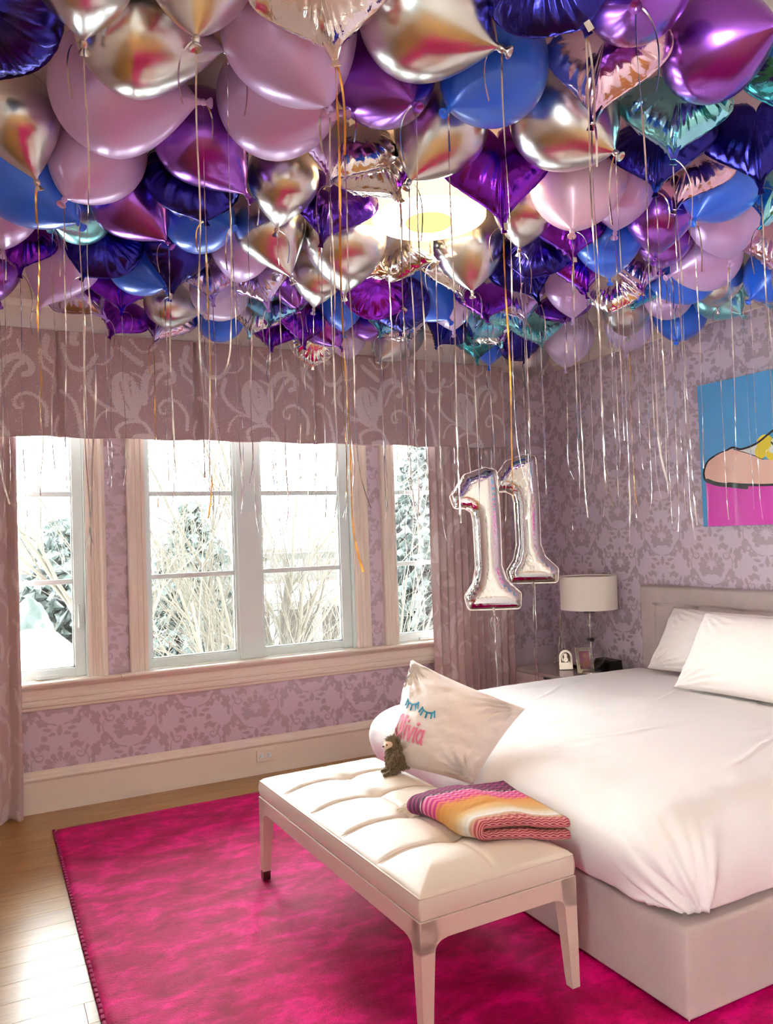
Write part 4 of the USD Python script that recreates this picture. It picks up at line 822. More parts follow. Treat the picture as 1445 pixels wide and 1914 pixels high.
# ---------------------------------------------------------------- balloons
BAL = '''
R|navy|0.042 1.921 2.73|0.15|-0.067 0.673 -0.736|0|navy round foil balloon cut by the top left corner
L|silver|0.206 1.716 2.756|0.125|0.124 0.796 -0.593|0|silver chrome latex balloon at the top edge above the big bronze-looking one
L|silver|0.362 1.947 2.755|0.147|0.965 -0.244 -0.098|0|large silver chrome balloon lying sideways, knot pointing right, top left
L|silver|0.447 1.667 2.767|0.125|-0.086 -0.098 -0.992|0|silver chrome latex balloon pointing straight down at the top edge, left of mauve
L|silver|0.113 2.492 2.77|0.125|0.31 0.355 -0.882|0|silver chrome latex balloon with white tip pointing down at the left edge
L|mauve|0.354 2.269 2.774|0.174|0.86 -0.482 -0.165|0|large mauve latex balloon with knot pointing right, under the sideways silver balloon
L|mauve|0.358 2.629 2.774|0.156|-0.468 -0.207 -0.859|0|mauve latex balloon with knot at lower left, above the purple chrome pear-shaped one
L|mauve|0.705 1.803 2.773|0.172|0.263 -0.316 -0.912|0|biggest mauve latex balloon, beside the crumpled silver foil at the top edge
L|mauve|0.784 2.134 2.78|0.168|0.503 -0.752 -0.426|0|mauve latex balloon half covered by the biggest mauve one
L|purple|0.637 2.415 2.771|0.147|0.706 0.082 -0.703|0|purple chrome latex balloon with knot at lower right, below the two large mauve ones
R|navy|0.666 2.658 2.748|0.161|0.138 -0.376 -0.916|0|dark navy round foil balloon behind the purple chrome one, tail straight down
L|blue|0.169 2.895 2.771|0.174|0.56 -0.416 -0.717|0|blue latex balloon tucked behind the left-edge silver balloon
L|purple|0.508 2.931 2.759|0.145|0.542 -0.325 -0.775|0|pear-shaped purple chrome latex balloon with knot at lower right, left of the blue one
L|mauve|0.102 3.19 2.767|0.125|-0.034 0.759 -0.65|0|pale mauve latex balloon at the left edge under the blue one
H|purplefoil|0.152 3.423 2.733|0.15|0.017 -0.413 -0.911|0|purple foil balloon at the left edge, tail straight down
L|purple|0.068 3.896 2.77|0.125|0.159 0.7 -0.696|0|purple chrome latex balloon barely showing at the left edge
L|mauve|0.34 3.699 2.77|0.161|-0.373 0.271 -0.887|0|pale mauve latex balloon hanging over the left end of the valance
R|navy|0.469 3.322 2.732|0.15|-0.486 -0 -0.874|0|navy round foil balloon with tail at lower left, left of the blue pair
L|aqua|0.352 3.154 2.778|0.126|-0.526 -0.572 -0.629|0|aqua chrome latex balloon peeping out under the left mauve balloon
L|blue|0.656 3.609 2.767|0.144|0.402 -0.602 -0.689|0|blue latex balloon between two navy foils, left half of the ceiling
H|navy|0.764 3.343 2.726|0.15|-0.109 0.317 -0.942|1|navy heart foil balloon with a pale tag at its tail
L|blue|0.776 3.015 2.774|0.142|0.378 -0.806 -0.456|0|blue latex balloon with knot pointing right, under the dark navy round foil
H|lilacfoil|0.465 4.04 2.735|0.152|0.532 -0.37 -0.762|0|lilac foil balloon beside the upper of two deep purple foils
H|purplefoil|0.608 3.853 2.729|0.15|-0.042 -0.51 -0.859|0|upper of the two deep purple foil balloons over the valance
H|purplefoil|0.684 4.343 2.73|0.15|-0.369 -0.474 -0.799|0|lower of the two deep purple foil balloons over the valance
L|silver|0.9 4.168 2.765|0.125|0.954 -0.195 -0.227|0|small silver chrome latex balloon lying sideways above the valance
H|lilacfoil|0.942 4.405 2.73|0.151|-0.495 -0.349 -0.796|0|lilac foil balloon just under the sideways silver one
L|lilac|1.101 3.894 2.77|0.152|-0.43 -0.553 -0.714|0|pale lilac latex balloon above a blue one at the valance
H|lilacfoil|0.945 3.518 2.736|0.151|0.007 -0.357 -0.934|0|slim lilac foil balloon in front of the pale lilac latex one
L|blue|1.237 4.381 2.781|0.14|-0.331 -0.607 -0.722|0|blue latex balloon touching the valance line, left of centre
L|mauve|1.026 3.256 2.785|0.142|0.112 0.807 -0.579|0|mauve latex balloon right of the blue knotted one
L|silver|0.959 2.551 2.761|0.125|0.087 0.669 -0.739|0|silver chrome latex balloon below the pair of big mauve ones
L|silver|1.057 2.978 2.752|0.142|0.4 0.008 -0.917|0|silver chrome latex balloon pointing straight down, left of the lit lamp
H|navyviolet|1.181 2.654 2.74|0.162|-0.334 -0.268 -0.904|0|navy heart foil balloon with a violet sheen, left of the lit lamp
L|silver|1.368 2.934 2.744|0.173|0.252 0.638 -0.727|0|silver chrome latex balloon glowing peach beside the lamp
H|silverfoil|1.529 3.164 2.741|0.155|0.498 -0.724 -0.478|0|mirror silver foil balloon low left of the lamp
H|silverfoil|1.7 2.957 2.752|0.16|0.141 -0.817 -0.559|0|mirror silver foil balloon directly below the lamp
L|silver|1.933 2.866 2.779|0.16|-0.059 -0.15 -0.987|0|silver chrome latex balloon pointing down, right of the lamp
R|purplefoil|1.713 3.373 2.713|0.16|0.761 -0.216 -0.612|1|dark purple round foil balloon with a tag, below the silver foil
H|silverfoil|2.006 3.099 2.739|0.152|-0.084 -0.458 -0.885|0|mirror silver foil balloon between the lamp and a blue balloon
L|blue|2.117 3.547 2.786|0.158|0.213 -0.564 -0.798|0|blue latex balloon below the mirror foils at centre
L|lilac|2.364 3.704 2.793|0.132|0.434 0.597 -0.675|0|lilac latex balloon half behind the centre blue one
R|navy|1.912 3.475 2.682|0.152|0.343 0.632 -0.695|0|dark navy round foil balloon in the gap left of the centre blue one
H|aquafoil|1.984 3.751 2.695|0.15|-0.475 -0.4 -0.784|0|small aqua foil balloon at centre near the valance
L|grey|2.332 4.278 2.769|0.172|-0.601 -0.155 -0.784|0|grey silver latex balloon with knot hanging over the valance
L|purple|1.788 4.21 2.789|0.155|0.34 -0.424 -0.84|0|purple chrome latex balloon pointing down over the middle of the valance
L|purple|2.061 4.145 2.784|0.127|-0.025 -0.799 -0.601|0|purple chrome latex balloon pointing right over the valance
L|lilac|2.082 4.489 2.773|0.125|0.31 0.625 -0.716|0|small lilac latex balloon lowest over the middle of the valance
R|silverfoil|1.835 4.441 2.727|0.15|0.028 0.216 -0.976|0|clear silver foil balloon hanging lowest over the valance
L|purple|1.412 3.652 2.79|0.128|-0.085 -0.432 -0.898|0|purple chrome latex balloon below the down-pointing silver one
L|silver|1.435 3.403 2.744|0.125|0.168 0.717 -0.676|0|pearl silver latex balloon behind the purple one at centre left
H|lilacfoil|1.196 3.505 2.733|0.151|0.03 -0.362 -0.932|0|lilac foil balloon above an aqua one, left of centre
H|aquafoil|1.384 3.877 2.726|0.151|-0.348 -0.527 -0.775|0|aqua foil balloon under the lilac foil, left of centre
H|silverfoil|1.359 4.118 2.742|0.152|-0.335 -0.407 -0.85|0|mirror silver foil balloon left of the low aqua one
H|purplefoil|1.514 4.298 2.715|0.151|-0.204 -0.552 -0.808|0|deep purple foil balloon touching the valance, left of centre
H|purplefoil|1.576 4 2.694|0.15|-0.043 -0.401 -0.915|0|deep purple foil balloon mostly hidden by the purple chrome one
L|blue|1.797 3.929 2.797|0.126|0.302 0.611 -0.732|0|blue latex balloon mostly hidden below the dark purple round foil
H|silverfoil|0.689 1.548 2.679|0.15|-0.028 -0.325 -0.945|0|crumpled mirror silver foil balloon at the top edge
L|silver|0.965 1.593 2.758|0.154|0.59 -0.567 -0.574|0|largest silver chrome latex balloon at the top edge, knot pointing right
L|blue|1.275 1.733 2.771|0.15|-0.722 -0.048 -0.69|0|large blue latex balloon with knot at lower left, upper middle
L|purple|1.018 1.894 2.785|0.147|0.044 -0.675 -0.737|0|large purple chrome latex balloon between the silver foil and the blue one
R|navy|1.158 1.345 2.751|0.15|0.201 -0.349 -0.915|1|navy round foil balloon with a tag at the top edge, right of blue
H|silverfoil|1.036 2.201 2.716|0.151|-0.461 -0.248 -0.852|0|mirror silver foil balloon above the navy heart, left of the lamp
H|silverfoil|1.23 2.337 2.747|0.154|0.073 -0.597 -0.799|0|crinkled silver foil balloon touching the lamp glow from the left
L|silver|1.295 2.051 2.771|0.151|-0.502 0.051 -0.863|0|tan-looking silver latex balloon with long tip pointing down to the lamp
H|purplefoil|1.564 2.139 2.732|0.194|-0.012 -0.158 -0.987|1|large deep purple heart foil balloon right of the lamp with a small tag
L|silver|1.608 1.845 2.771|0.161|0.261 -0.631 -0.73|0|silver chrome latex balloon lying sideways, right of the large blue one
H|pinkfoil|1.482 1.527 2.729|0.151|-0.246 0.07 -0.967|0|pink foil balloon with wrinkled seam, upper right
L|purple|1.39 1.318 2.768|0.125|-0.543 -0.48 -0.69|0|light purple chrome latex balloon at the top edge, right of centre
L|purple|1.744 1.399 2.763|0.139|0.006 -0.959 -0.283|0|large glossy purple chrome latex balloon near the top right corner
H|aquafoil|1.846 1.629 2.718|0.153|-0.325 -0.218 -0.92|0|large aqua foil balloon with tail down, upper right
H|navy|1.98 1.81 2.72|0.158|-0.381 -0.198 -0.903|0|navy heart foil balloon behind the large aqua one
H|navy|2.217 1.63 2.73|0.165|-0.186 -0.138 -0.973|0|navy heart foil balloon at the right edge
H|tealfoil|2.019 1.336 2.742|0.152|0.596 0.333 -0.731|0|teal foil balloon cut by the right edge near the top
L|pink|1.906 2.124 2.741|0.167|-0.36 -0.256 -0.897|0|pink latex balloon pointing straight down, right of the deep purple heart
L|mauve|2.189 2.199 2.79|0.127|0.433 0.673 -0.6|0|mauve latex balloon just behind the pink one
L|silver|1.904 2.419 2.776|0.126|0.264 0.606 -0.75|0|tan silver latex balloon between the deep purple heart and the pink one
R|navy|2.183 2.691 2.733|0.152|-0.499 -0.034 -0.866|0|navy round foil balloon in front of another navy foil, right of the lamp
H|navy|2.32 2.973 2.73|0.151|0.088 -0.42 -0.903|0|navy heart foil balloon behind the round navy foil
H|purplefoil|2.147 2.458 2.724|0.15|-0.225 -0.377 -0.899|1|magenta-purple foil balloon with a tag, under the pink latex one
H|purplefoil|2.485 2.793 2.73|0.15|-0.047 -0.354 -0.934|1|deep purple foil balloon below the tagged purple one
L|mauve|2.792 3.188 2.793|0.14|0.436 0.502 -0.747|0|pale mauve latex balloon between navy and deep purple foils
L|blue|2.43 2.531 2.758|0.148|0.548 0.57 -0.612|1|blue latex balloon right of the tagged purple foil
L|purple|2.441 2.252 2.76|0.133|0.411 0.556 -0.723|0|purple chrome latex balloon lying sideways under the navy heart
H|pinkfoil|2.211 1.913 2.737|0.15|-0.462 -0.087 -0.883|0|pink foil balloon between the navy heart and a blue balloon on the right
L|blue|2.456 1.969 2.768|0.148|-0.658 0.003 -0.753|0|blue latex balloon with knot at lower left, right side
H|aquafoil|2.684 1.881 2.739|0.151|-0.581 0.118 -0.806|0|pale aqua foil balloon cut by the right edge at mid height
L|mauve|2.763 2.201 2.77|0.147|0.656 0.458 -0.6|0|mauve latex balloon under the right-hand blue one
L|mauve|2.977 2.484 2.73|0.157|-0.879 0.145 -0.454|0|mauve latex balloon with knot at lower left, right side
L|purple|2.689 2.458 2.774|0.125|0.538 0.665 -0.518|0|purple latex balloon mostly hidden left of the mauve one
H|pinkfoil|2.784 2.72 2.744|0.152|-0.244 -0.394 -0.886|0|pink foil balloon above a small aqua one, right side
R|silverfoil|2.846 2.919 2.712|0.15|-0.428 -0.13 -0.894|0|mirror silver foil balloon hanging in front of the damask wall
H|aquafoil|3.077 3.022 2.743|0.154|-0.585 -0.43 -0.688|0|small aqua foil balloon under the pink foil, right side
L|blue|3.149 2.748 2.762|0.159|-0.911 0.205 -0.358|0|blue latex balloon lying sideways with knot pointing left, right side
L|mauve|3.393 3.093 2.773|0.135|-0.444 -0.736 -0.512|0|mauve latex balloon with dark knot in front of the low blue one
L|blue|3.764 3.347 2.769|0.155|-0.52 -0.305 -0.798|0|low blue latex balloon pointing down at the right wall
L|grey|3.365 3.378 2.77|0.137|0.547 0.548 -0.633|0|grey silver latex balloon over the crown moulding at the right wall
L|lilac|3.629 3.626 2.772|0.154|0.48 0.609 -0.632|0|lilac latex balloon behind the grey one at the right wall
L|silver|3.445 2.821 2.8|0.145|0.62 0.492 -0.611|0|silver chrome latex balloon near the right wall between two blue ones
L|aqua|3.674 2.999 2.774|0.136|0.06 -0.687 -0.724|0|aqua latex balloon under the silver one near the right wall
H|pinkfoil|3.045 2.224 2.724|0.15|-0.246 -0.394 -0.885|0|pink foil balloon at the right edge above a blue one
L|blue|3.56 2.572 2.751|0.14|-0.725 0.108 -0.681|0|blue latex balloon cut by the right edge
H|silverfoil|3.785 2.734 2.74|0.152|0.601 0.45 -0.66|0|silver foil balloon low at the right edge
H|lilacfoil|2.566 3.365 2.743|0.152|-0.112 -0.518 -0.848|0|lilac foil balloon under the navy foils
H|purplefoil|2.326 3.324 2.7|0.15|-0.303 -0.545 -0.782|0|deep purple foil balloon right of the centre blue one
H|aquafoil|2.602 3.761 2.733|0.152|-0.521 -0.35 -0.779|0|aqua foil balloon hanging left of a silver one over the valance end
H|silverfoil|2.789 3.886 2.735|0.151|-0.136 -0.543 -0.829|0|mirror silver foil balloon between two aqua ones
H|aquafoil|2.676 3.543 2.731|0.15|-0.172 -0.569 -0.804|0|aqua foil balloon under the lilac foil, right of centre
H|aquafoil|3.019 3.767 2.73|0.15|-0.265 -0.515 -0.815|0|aqua foil balloon low in the room corner
R|navy|3.11 4.046 2.728|0.15|0.526 0.571 -0.63|0|navy round foil balloon low in the room corner
L|blue|3.013 4.265 2.778|0.134|0.312 0.508 -0.803|0|blue latex balloon low over the valance end
H|tealfoil|2.809 4.141 2.724|0.15|0.479 0.541 -0.691|0|teal foil balloon lowest left of the blue one at the valance end
H|purplefoil|2.922 3.405 2.737|0.151|-0.521 -0.586 -0.62|0|deep purple foil balloon above the lilac one in the room corner
L|lilac|3.468 4.016 2.77|0.169|0.362 0.586 -0.725|0|lilac latex balloon lowest in the room corner
L|grey|3.532 4.54 2.77|0.162|0.313 0.615 -0.724|0|grey silver latex balloon lowest over the corner moulding
H|navy|2.49 3.976 2.737|0.151|-0.541 -0.296 -0.787|0|navy heart foil balloon low over the valance, right of centre
H|silverfoil|2.162 3.87 2.691|0.151|-0.302 -0.723 -0.622|0|mirror silver foil balloon low over the valance, right of centre
'''
def orient(v, ax, spin=0.):
    """local -z -> ax."""
    z = -np.asarray(ax, float); z /= np.linalg.norm(z); h = np.array([0, 0, 1.0]) if abs(z[2]) < .9 else np.array([1.0, 0, 0])
    x = np.cross(h, z); x /= np.linalg.norm(x); y = np.cross(z, x); c, s = math.cos(spin), math.sin(spin)
    return v[:, :1] * (c * x + s * y) + v[:, 1:2] * (-s * x + c * y) + v[:, 2:] * z
def latex_skin(R, seed):
    q = np.random.default_rng(seed); L, e = 1.44, q.uniform(1.65, 1.95); pw = q.uniform(.88, 1.15); th = np.linspace(0, math.pi / 2, 15)[1:]
    pr = [(math.sin(t), math.cos(t)) for t in th] + [((max(0, 1 - (z / L) ** e)) ** pw, -z) for z in np.linspace(0, L, 24)[1:-1]]
    pr = [(max(r, .045), z) for r, z in pr] + [(.045, -L)]
    n = 40; a = np.arange(n) * 2 * math.pi / n; v = [[0, 0, 1.0]]
    for r, z in pr:
        pk = 1 + .03 * np.sin(a * 9 + seed) * max(0, -z - .85)
        v += list(np.stack([r * np.cos(a) * pk, r * np.sin(a) * pk, np.full(n, z)], 1))
    v.append([0, 0, -L]); m = len(pr); f = [(0, 1 + j, 1 + (j + 1) % n) for j in range(n)]
    for i in range(m - 1):
        for j in range(n):
            k = (j + 1) % n; f += [(1 + i * n + j, 1 + (i + 1) * n + j, 1 + (i + 1) * n + k), (1 + i * n + j, 1 + (i + 1) * n + k, 1 + i * n + k)]
    f += [(1 + m * n, 1 + (m - 1) * n + (j + 1) % n, 1 + (m - 1) * n + j) for j in range(n)]
    v = np.array(v); v[:, 0] *= 1 + q.uniform(-.03, .03)
    return v * R, np.array(f), L * R
def foil_skin(R, kind, seed):
    q = np.random.default_rng(seed); n, m = 120, 15; t = np.linspace(0, 2 * math.pi, n, endpoint=False)
    if kind == 'H':
        x = 16 * np.sin(t) ** 3 / 15.2; y = (13 * np.cos(t) - 5 * np.cos(2 * t) - 2 * np.cos(3 * t) - np.cos(4 * t)) / 15.2; c0 = np.array([0, .15])
    else:
        k = 1 + .10 * np.exp(-(np.minimum(np.abs(t - math.pi), 9) / .22) ** 2); x, y = np.sin(t) * k, np.cos(t) * k; c0 = np.array([0, 0.])
    out = np.stack([x, y], 1); s = np.concatenate([[0], np.cumsum(np.linalg.norm(np.diff(out, axis=0), axis=1))])
    rho = np.array([0] + list(1 - (1 - np.linspace(0, 1, m)[1:]) ** 1.5)); T = q.uniform(.40, .50); ph = q.uniform(0, 6, 4)
    wr = np.sin(s * 21 + 1.6 * np.sin(s * 5 + ph[0]) + ph[1]) * (.6 + .4 * np.sin(s * 4.3 + ph[2])) + .5 * np.sin(s * 43 + ph[3])
    V = []
    for r in rho:
        h = T * max(0, 1 - r ** 2.5) ** .62; g = np.exp(-((r - .84) / .16) ** 2) * .040 + .006 * r
        p = c0 + (out - c0) * (r * (1 - .02 * wr[:, None] * (r > .93)))
        V.append(np.stack([p[:, 0], np.full(n, 0) + h + g * wr * (h > 0), p[:, 1]], 1))
    fl = c0 + (out - c0) * (1.035 + .006 * wr[:, None]); V = np.array(V)
    nz = meshkit.fbm(np.stack([V[..., 0] * 2, V[..., 2] * 2, V[..., 1] * 0 + seed], -1), 3, seed) - .5
    F = V.copy(); F[..., 1] += .10 * nz * (1 - rho[:, None] ** 4); B = V.copy(); B[..., 1] *= -1; B[..., 1] -= .08 * nz * (1 - rho[:, None] ** 4)
    rim = np.stack([fl[:, 0], np.full(n, .006), fl[:, 1]], 1); rim2 = rim * [1, -1, 1]
    v = np.vstack([F.reshape(-1, 3), rim, rim2, B[::-1].reshape(-1, 3)]); rows = 2 * m + 2; f = []
    i = np.arange(rows * n).reshape(rows, n); a, b, c, d = i[:-1], np.roll(i[:-1], -1, 1), np.roll(i[1:], -1, 1), i[1:]
    f = np.vstack([np.stack([a, d, c], -1).reshape(-1, 3), np.stack([a, c, b], -1).reshape(-1, 3)])
    tipz = out[:, 1].min()
    return v * R, f, -tipz * R
RIB = {}
ALL = [(np.array([float(q) for q in l.split('|')[2].split()]), float(l.split('|')[3]), l[0]) for l in BAL.strip().split('\n')]
def ribbon(p0, length, seed, width=.005, around=()):
    q = np.random.default_rng(seed); n = 46; s = np.linspace(0, 1, n); z = -length * s
    amp = q.uniform(.003, .010); k = q.uniform(1.0, 2.4); a0 = q.uniform(0, 6.28)
    x = amp * np.sin(s * k * 6 + a0) * s ** .5 + .012 * np.cos(a0) * s; y = amp * np.cos(s * k * 5 + a0) * s ** .5 + .012 * np.sin(a0 * 2) * s
    curl = np.clip((s - .88) / .12, 0, 1); x = x + curl ** 2 * q.normal(0, .015)
    c = p0 + np.stack([x, y, z], 1)
    for it in range(3):                         # slide round the balloons below instead of through them
        for cj, rj in around:
            dv = c - cj; dd = np.linalg.norm(dv, axis=1); hit = dd < rj
            if hit.any():
                h = dv[hit] * [1, 1, 0]; hn = np.linalg.norm(h, axis=1, keepdims=True); need = np.sqrt(np.maximum(rj * rj - dv[hit][:, 2:] ** 2, 1e-6)); c[hit] += h / np.maximum(hn, 1e-6) * np.maximum(need - hn, 0)
        c[1:-1] = .25 * c[:-2] + .5 * c[1:-1] + .25 * c[2:]
    tw = a0 + np.cumsum(q.normal(0, .34, n)) + s * q.uniform(-5, 5); d = np.stack([np.cos(tw), np.sin(tw), np.zeros(n)], 1); nn = np.stack([-np.sin(tw), np.cos(tw), np.zeros(n)], 1)
    w, h = width / 2, .00025
    ring = np.stack([c + d * w + nn * h, c - d * w + nn * h, c - d * w - nn * h, c + d * w - nn * h], 1).reshape(-1, 3); f = []
    for i in range(n - 1):
        for j in range(4): k2 = (j + 1) % 4; f += [(i * 4 + j, i * 4 + k2, (i + 1) * 4 + k2), (i * 4 + j, (i + 1) * 4 + k2, (i + 1) * 4 + j)]
    f += [(0, 2, 1), (0, 3, 2), (n * 4 - 4, n * 4 - 3, n * 4 - 2), (n * 4 - 4, n * 4 - 2, n * 4 - 1)]
    return trimesh.Trimesh(ring, f, process=False)
def tail_bit(p0, seed):
    q = np.random.default_rng(seed + 999); L = q.uniform(.09, .2); a = q.uniform(0, 6.28); s = np.linspace(0, 1, 12)[:, None]; d = np.array([math.cos(a), math.sin(a), 0])
    c = p0 + d * (.05 * np.sin(s * 2.2)) + np.array([0, 0, 1.0]) * (-L * s ** 1.3 + .02 * np.sin(s * 3)); w = np.cross(d, [0, 0, 1]) * .0025; h = d * .0003
    ring = np.stack([c + w + h, c - w + h, c - w - h, c + w - h], 1).reshape(-1, 3); f = []
    for i in range(11):
        for j in range(4): k2 = (j + 1) % 4; f += [(i * 4 + j, i * 4 + k2, (i + 1) * 4 + k2), (i * 4 + j, (i + 1) * 4 + k2, (i + 1) * 4 + j)]
    return trimesh.Trimesh(ring, f, process=False)
KN = lathe([(0, .010), (.006, .010), (.0085, .004), (.0075, -.002), (.005, -.005), (.009, -.010), (.013, -.016), (.0125, -.018), (.008, -.014), (0, -.012)], 14)
GOLD = {4, 26, 45, 57, 65, 96, 10}
for i, line in enumerate(BAL.strip().split('\n')):
    kind, col, c, R, ax, tag, label = line.split('|'); c = np.array([float(q) for q in c.split()]); ax = np.array([float(q) for q in ax.split()]); R = float(R); ax /= np.linalg.norm(ax)
    t = thing('latex_balloon' if kind == 'L' else 'foil_balloon', label, 'balloon', tuple(c))
    if kind == 'L': v, f, L = latex_skin(R, 100 + i); spin = i * 1.7
    else:
        v, f, L = foil_skin(R, kind, 100 + i)
        # turn the flat side roughly towards the room's middle, each one differently
        z = -ax; h = np.array([0, 0, 1.0]) if abs(z[2]) < .9 else np.array([1.0, 0, 0]); x = np.cross(h, z); x /= np.linalg.norm(x); yv = np.cross(z, x)
        want = -c * [1, 1, 0]; want /= np.linalg.norm(want); spin = math.atan2(want @ x * -1, want @ yv) + (((i * 2.39996) % 2) - 1) * (.2 if np.linalg.norm(c - EYE) < 3.2 else .55)
    part(t, 'skin', (orient(v, ax, spin) + c, f), col, True)
    tip = c + ax * (L + .004)
    if kind == 'L': kv, kf = as_vf(KN); part(t, 'knot', (orient(kv * 1.15, ax) + tip + ax * .006, kf), col, 40)
    else:
        nk = trimesh.Trimesh(*as_vf(manifold3d.Manifold.hull_points(np.array([(sx * w_, sy * d_, z_) for z_, w_, d_ in ((.035, .020, .010), (.0, .008, .003), (-.012, .006, .0025)) for sx in (-1, 1) for sy in (-1, 1)], float))))
        nk2 = trimesh.Trimesh(*as_vf(manifold3d.Manifold.hull_points(np.array([(sx * w_, sy * d_, z_) for z_, w_, d_ in ((-.010, .006, .0015), (-.030, .010, .0012)) for sx in (-1, 1) for sy in (-1, 1)], float))))
        nm = cat(nk, nk2); part(t, 'neck', (orient(np.array(nm.vertices), ax, spin) + tip - ax * .006, nm.faces), col, 30)
    if tag == '1': tg = rbox(-.007, .007, -.0015, .0015, -.018, .008, .0012, 6); part(t, 'tag', (orient(np.array(tg.vertices), ax, spin) + tip + np.array([0, -.012, 0]), tg.faces), 'tag_card')
    q = np.random.default_rng(500 + i); Lr = q.uniform(.80, 1.15)
    rp = tip + ax * .004
    rm = 'ribbon_gold' if i in GOLD else 'ribbon_silver'
    rb_ = part(t, 'ribbon', ribbon(rp, Lr, 700 + i, .0055 if i in GOLD else .0038, [(cj, rj * (1.04 if kj == 'L' else .8)) for j, (cj, rj, kj) in enumerate(ALL) if j != i and np.linalg.norm((cj - rp)[:2]) < .4 and np.linalg.norm(cj - rp) > rj]), rm, 40, 'gold metallic ribbon' if i in GOLD else None)
    part(t, 'ribbon_end', tail_bit(rp, i), rm, 40)
# the two number balloons
ONE = Polygon([(-.165, 0), (-.186, .085), (-.130, .170), (-.108, .270), (-.112, .56), (-.125, .625), (-.165, .648), (-.232, .650), (-.258, .725), (-.160, .862), (-.03, .902), (.046, .885), (.056, .60), (.056, .270), (.085, .180), (.172, .095), (.165, 0)]).buffer(-.024, quad_segs=8).buffer(.048, quad_segs=8).buffer(-.024, quad_segs=8)
def number_one():
    st = .006; x0, z0, x1, z1 = ONE.bounds; xs, zs = np.arange(x0 - .03, x1 + .03, st / 2), np.arange(z0 - .03, z1 + .03, st / 2)
    X, Z = np.meshgrid(xs, zs, indexing='ij'); bd = ONE.exterior; pts = shapely.points(X, Z); ins = shapely.contains(ONE, pts)
    d = np.where(ins, shapely.distance(bd, pts), -shapely.distance(bd, pts)); s = shapely.line_locate_point(bd, pts)
    r = .084; dd = np.clip(d, 0, r); hgt = 1.0 * np.sqrt(np.clip(r * r - (r - dd) ** 2, 0, None)); hgt = gaussian_filter(hgt, 1.6)
    wr = np.sin(2 * np.pi * s / .037 + 2 * np.sin(s * 17)) * (.5 + .5 * np.sin(s * 11)); hgt += .0030 * wr * np.exp(-((d - .020) / .016) ** 2) * (d > 0)
    fld = np.where(d > 0, hgt, d)
    def fn(x, y, z):
        i = min(max(int((x - xs[0]) / (st / 2)), 0), len(xs) - 1); k = min(max(int((z - zs[0]) / (st / 2)), 0), len(zs) - 1); return fld[i, k] - abs(y)
    m = manifold3d.Manifold.level_set(fn, [x0 - .02, -.10, z0 - .02, x1 + .02, .10, z1 + .02], .0078)
    t = trimesh.Trimesh(*as_vf(m), process=True); trimesh.smoothing.filter_taubin(t, iterations=8)
    e = trimesh.creation.extrude_polygon(ONE.buffer(.006).difference(ONE.buffer(-.004)), .0016, engine='earcut'); v = e.vertices
    return t, trimesh.Trimesh(np.stack([v[:, 0], v[:, 2] - .0008, v[:, 1]], 1), e.faces[:, ::-1], process=False)
body1, seam1 = number_one()
for i, (x, y, z, yaw, lab) in enumerate([(2.905, 4.17, 1.012, -.50, 'silver foil number 1 balloon, the lower left one of the pair'), (3.325, 4.30, 1.150, -.62, 'silver foil number 1 balloon, the higher right one of the pair')]):
    t = thing('number_balloon', lab, 'balloon', (x, y, z)); Rm = trimesh.transformations.rotation_matrix(yaw, [0, 0, 1]); Rm[:3, 3] = (x, y, z)
    if i: Rm[:3, :3] = Rm[:3, :3] * .965
    for nm_, mm in (('skin', body1), ('seam', seam1)):
        c_ = mm.copy(); c_.apply_transform(Rm); part(t, nm_, c_, 'number_foil', True if nm_ == 'skin' else False)
    kn = np.array([x, y, z - .004])
    part(t, 'tail', trimesh.Trimesh(*as_vf(manifold3d.Manifold.hull_points(np.array([kn + [a, b, c] for a, b, c in ((-.02, 0, .012), (.02, 0, .012), (0, -.005, .01), (0, .005, .01), (-.007, -.002, -.03), (.007, .002, -.03))])))), 'number_foil')
    for k in range(2 if i == 0 else 3):
        part(t, 'ribbon', ribbon(kn + [(k - 1) * .008, 0, -.02], z - .10 - .04 * k, 900 + 7 * i + k, .0055), 'ribbon_silver', 40)
    if i == 0:                                  # loops of the bow under the left one
        for k in range(4):
            a = k * 1.6; lp = [kn + np.array([.035 * math.sin(u) * math.cos(a), .035 * math.sin(u) * math.sin(a), -.04 - .085 * math.sin(u / 2) ** 2 * (.6 + .2 * k)]) for u in np.linspace(0, 2 * math.pi, 20)]
            part(t, 'bow_loop', tube(lp, .0016, 5), 'ribbon_silver')

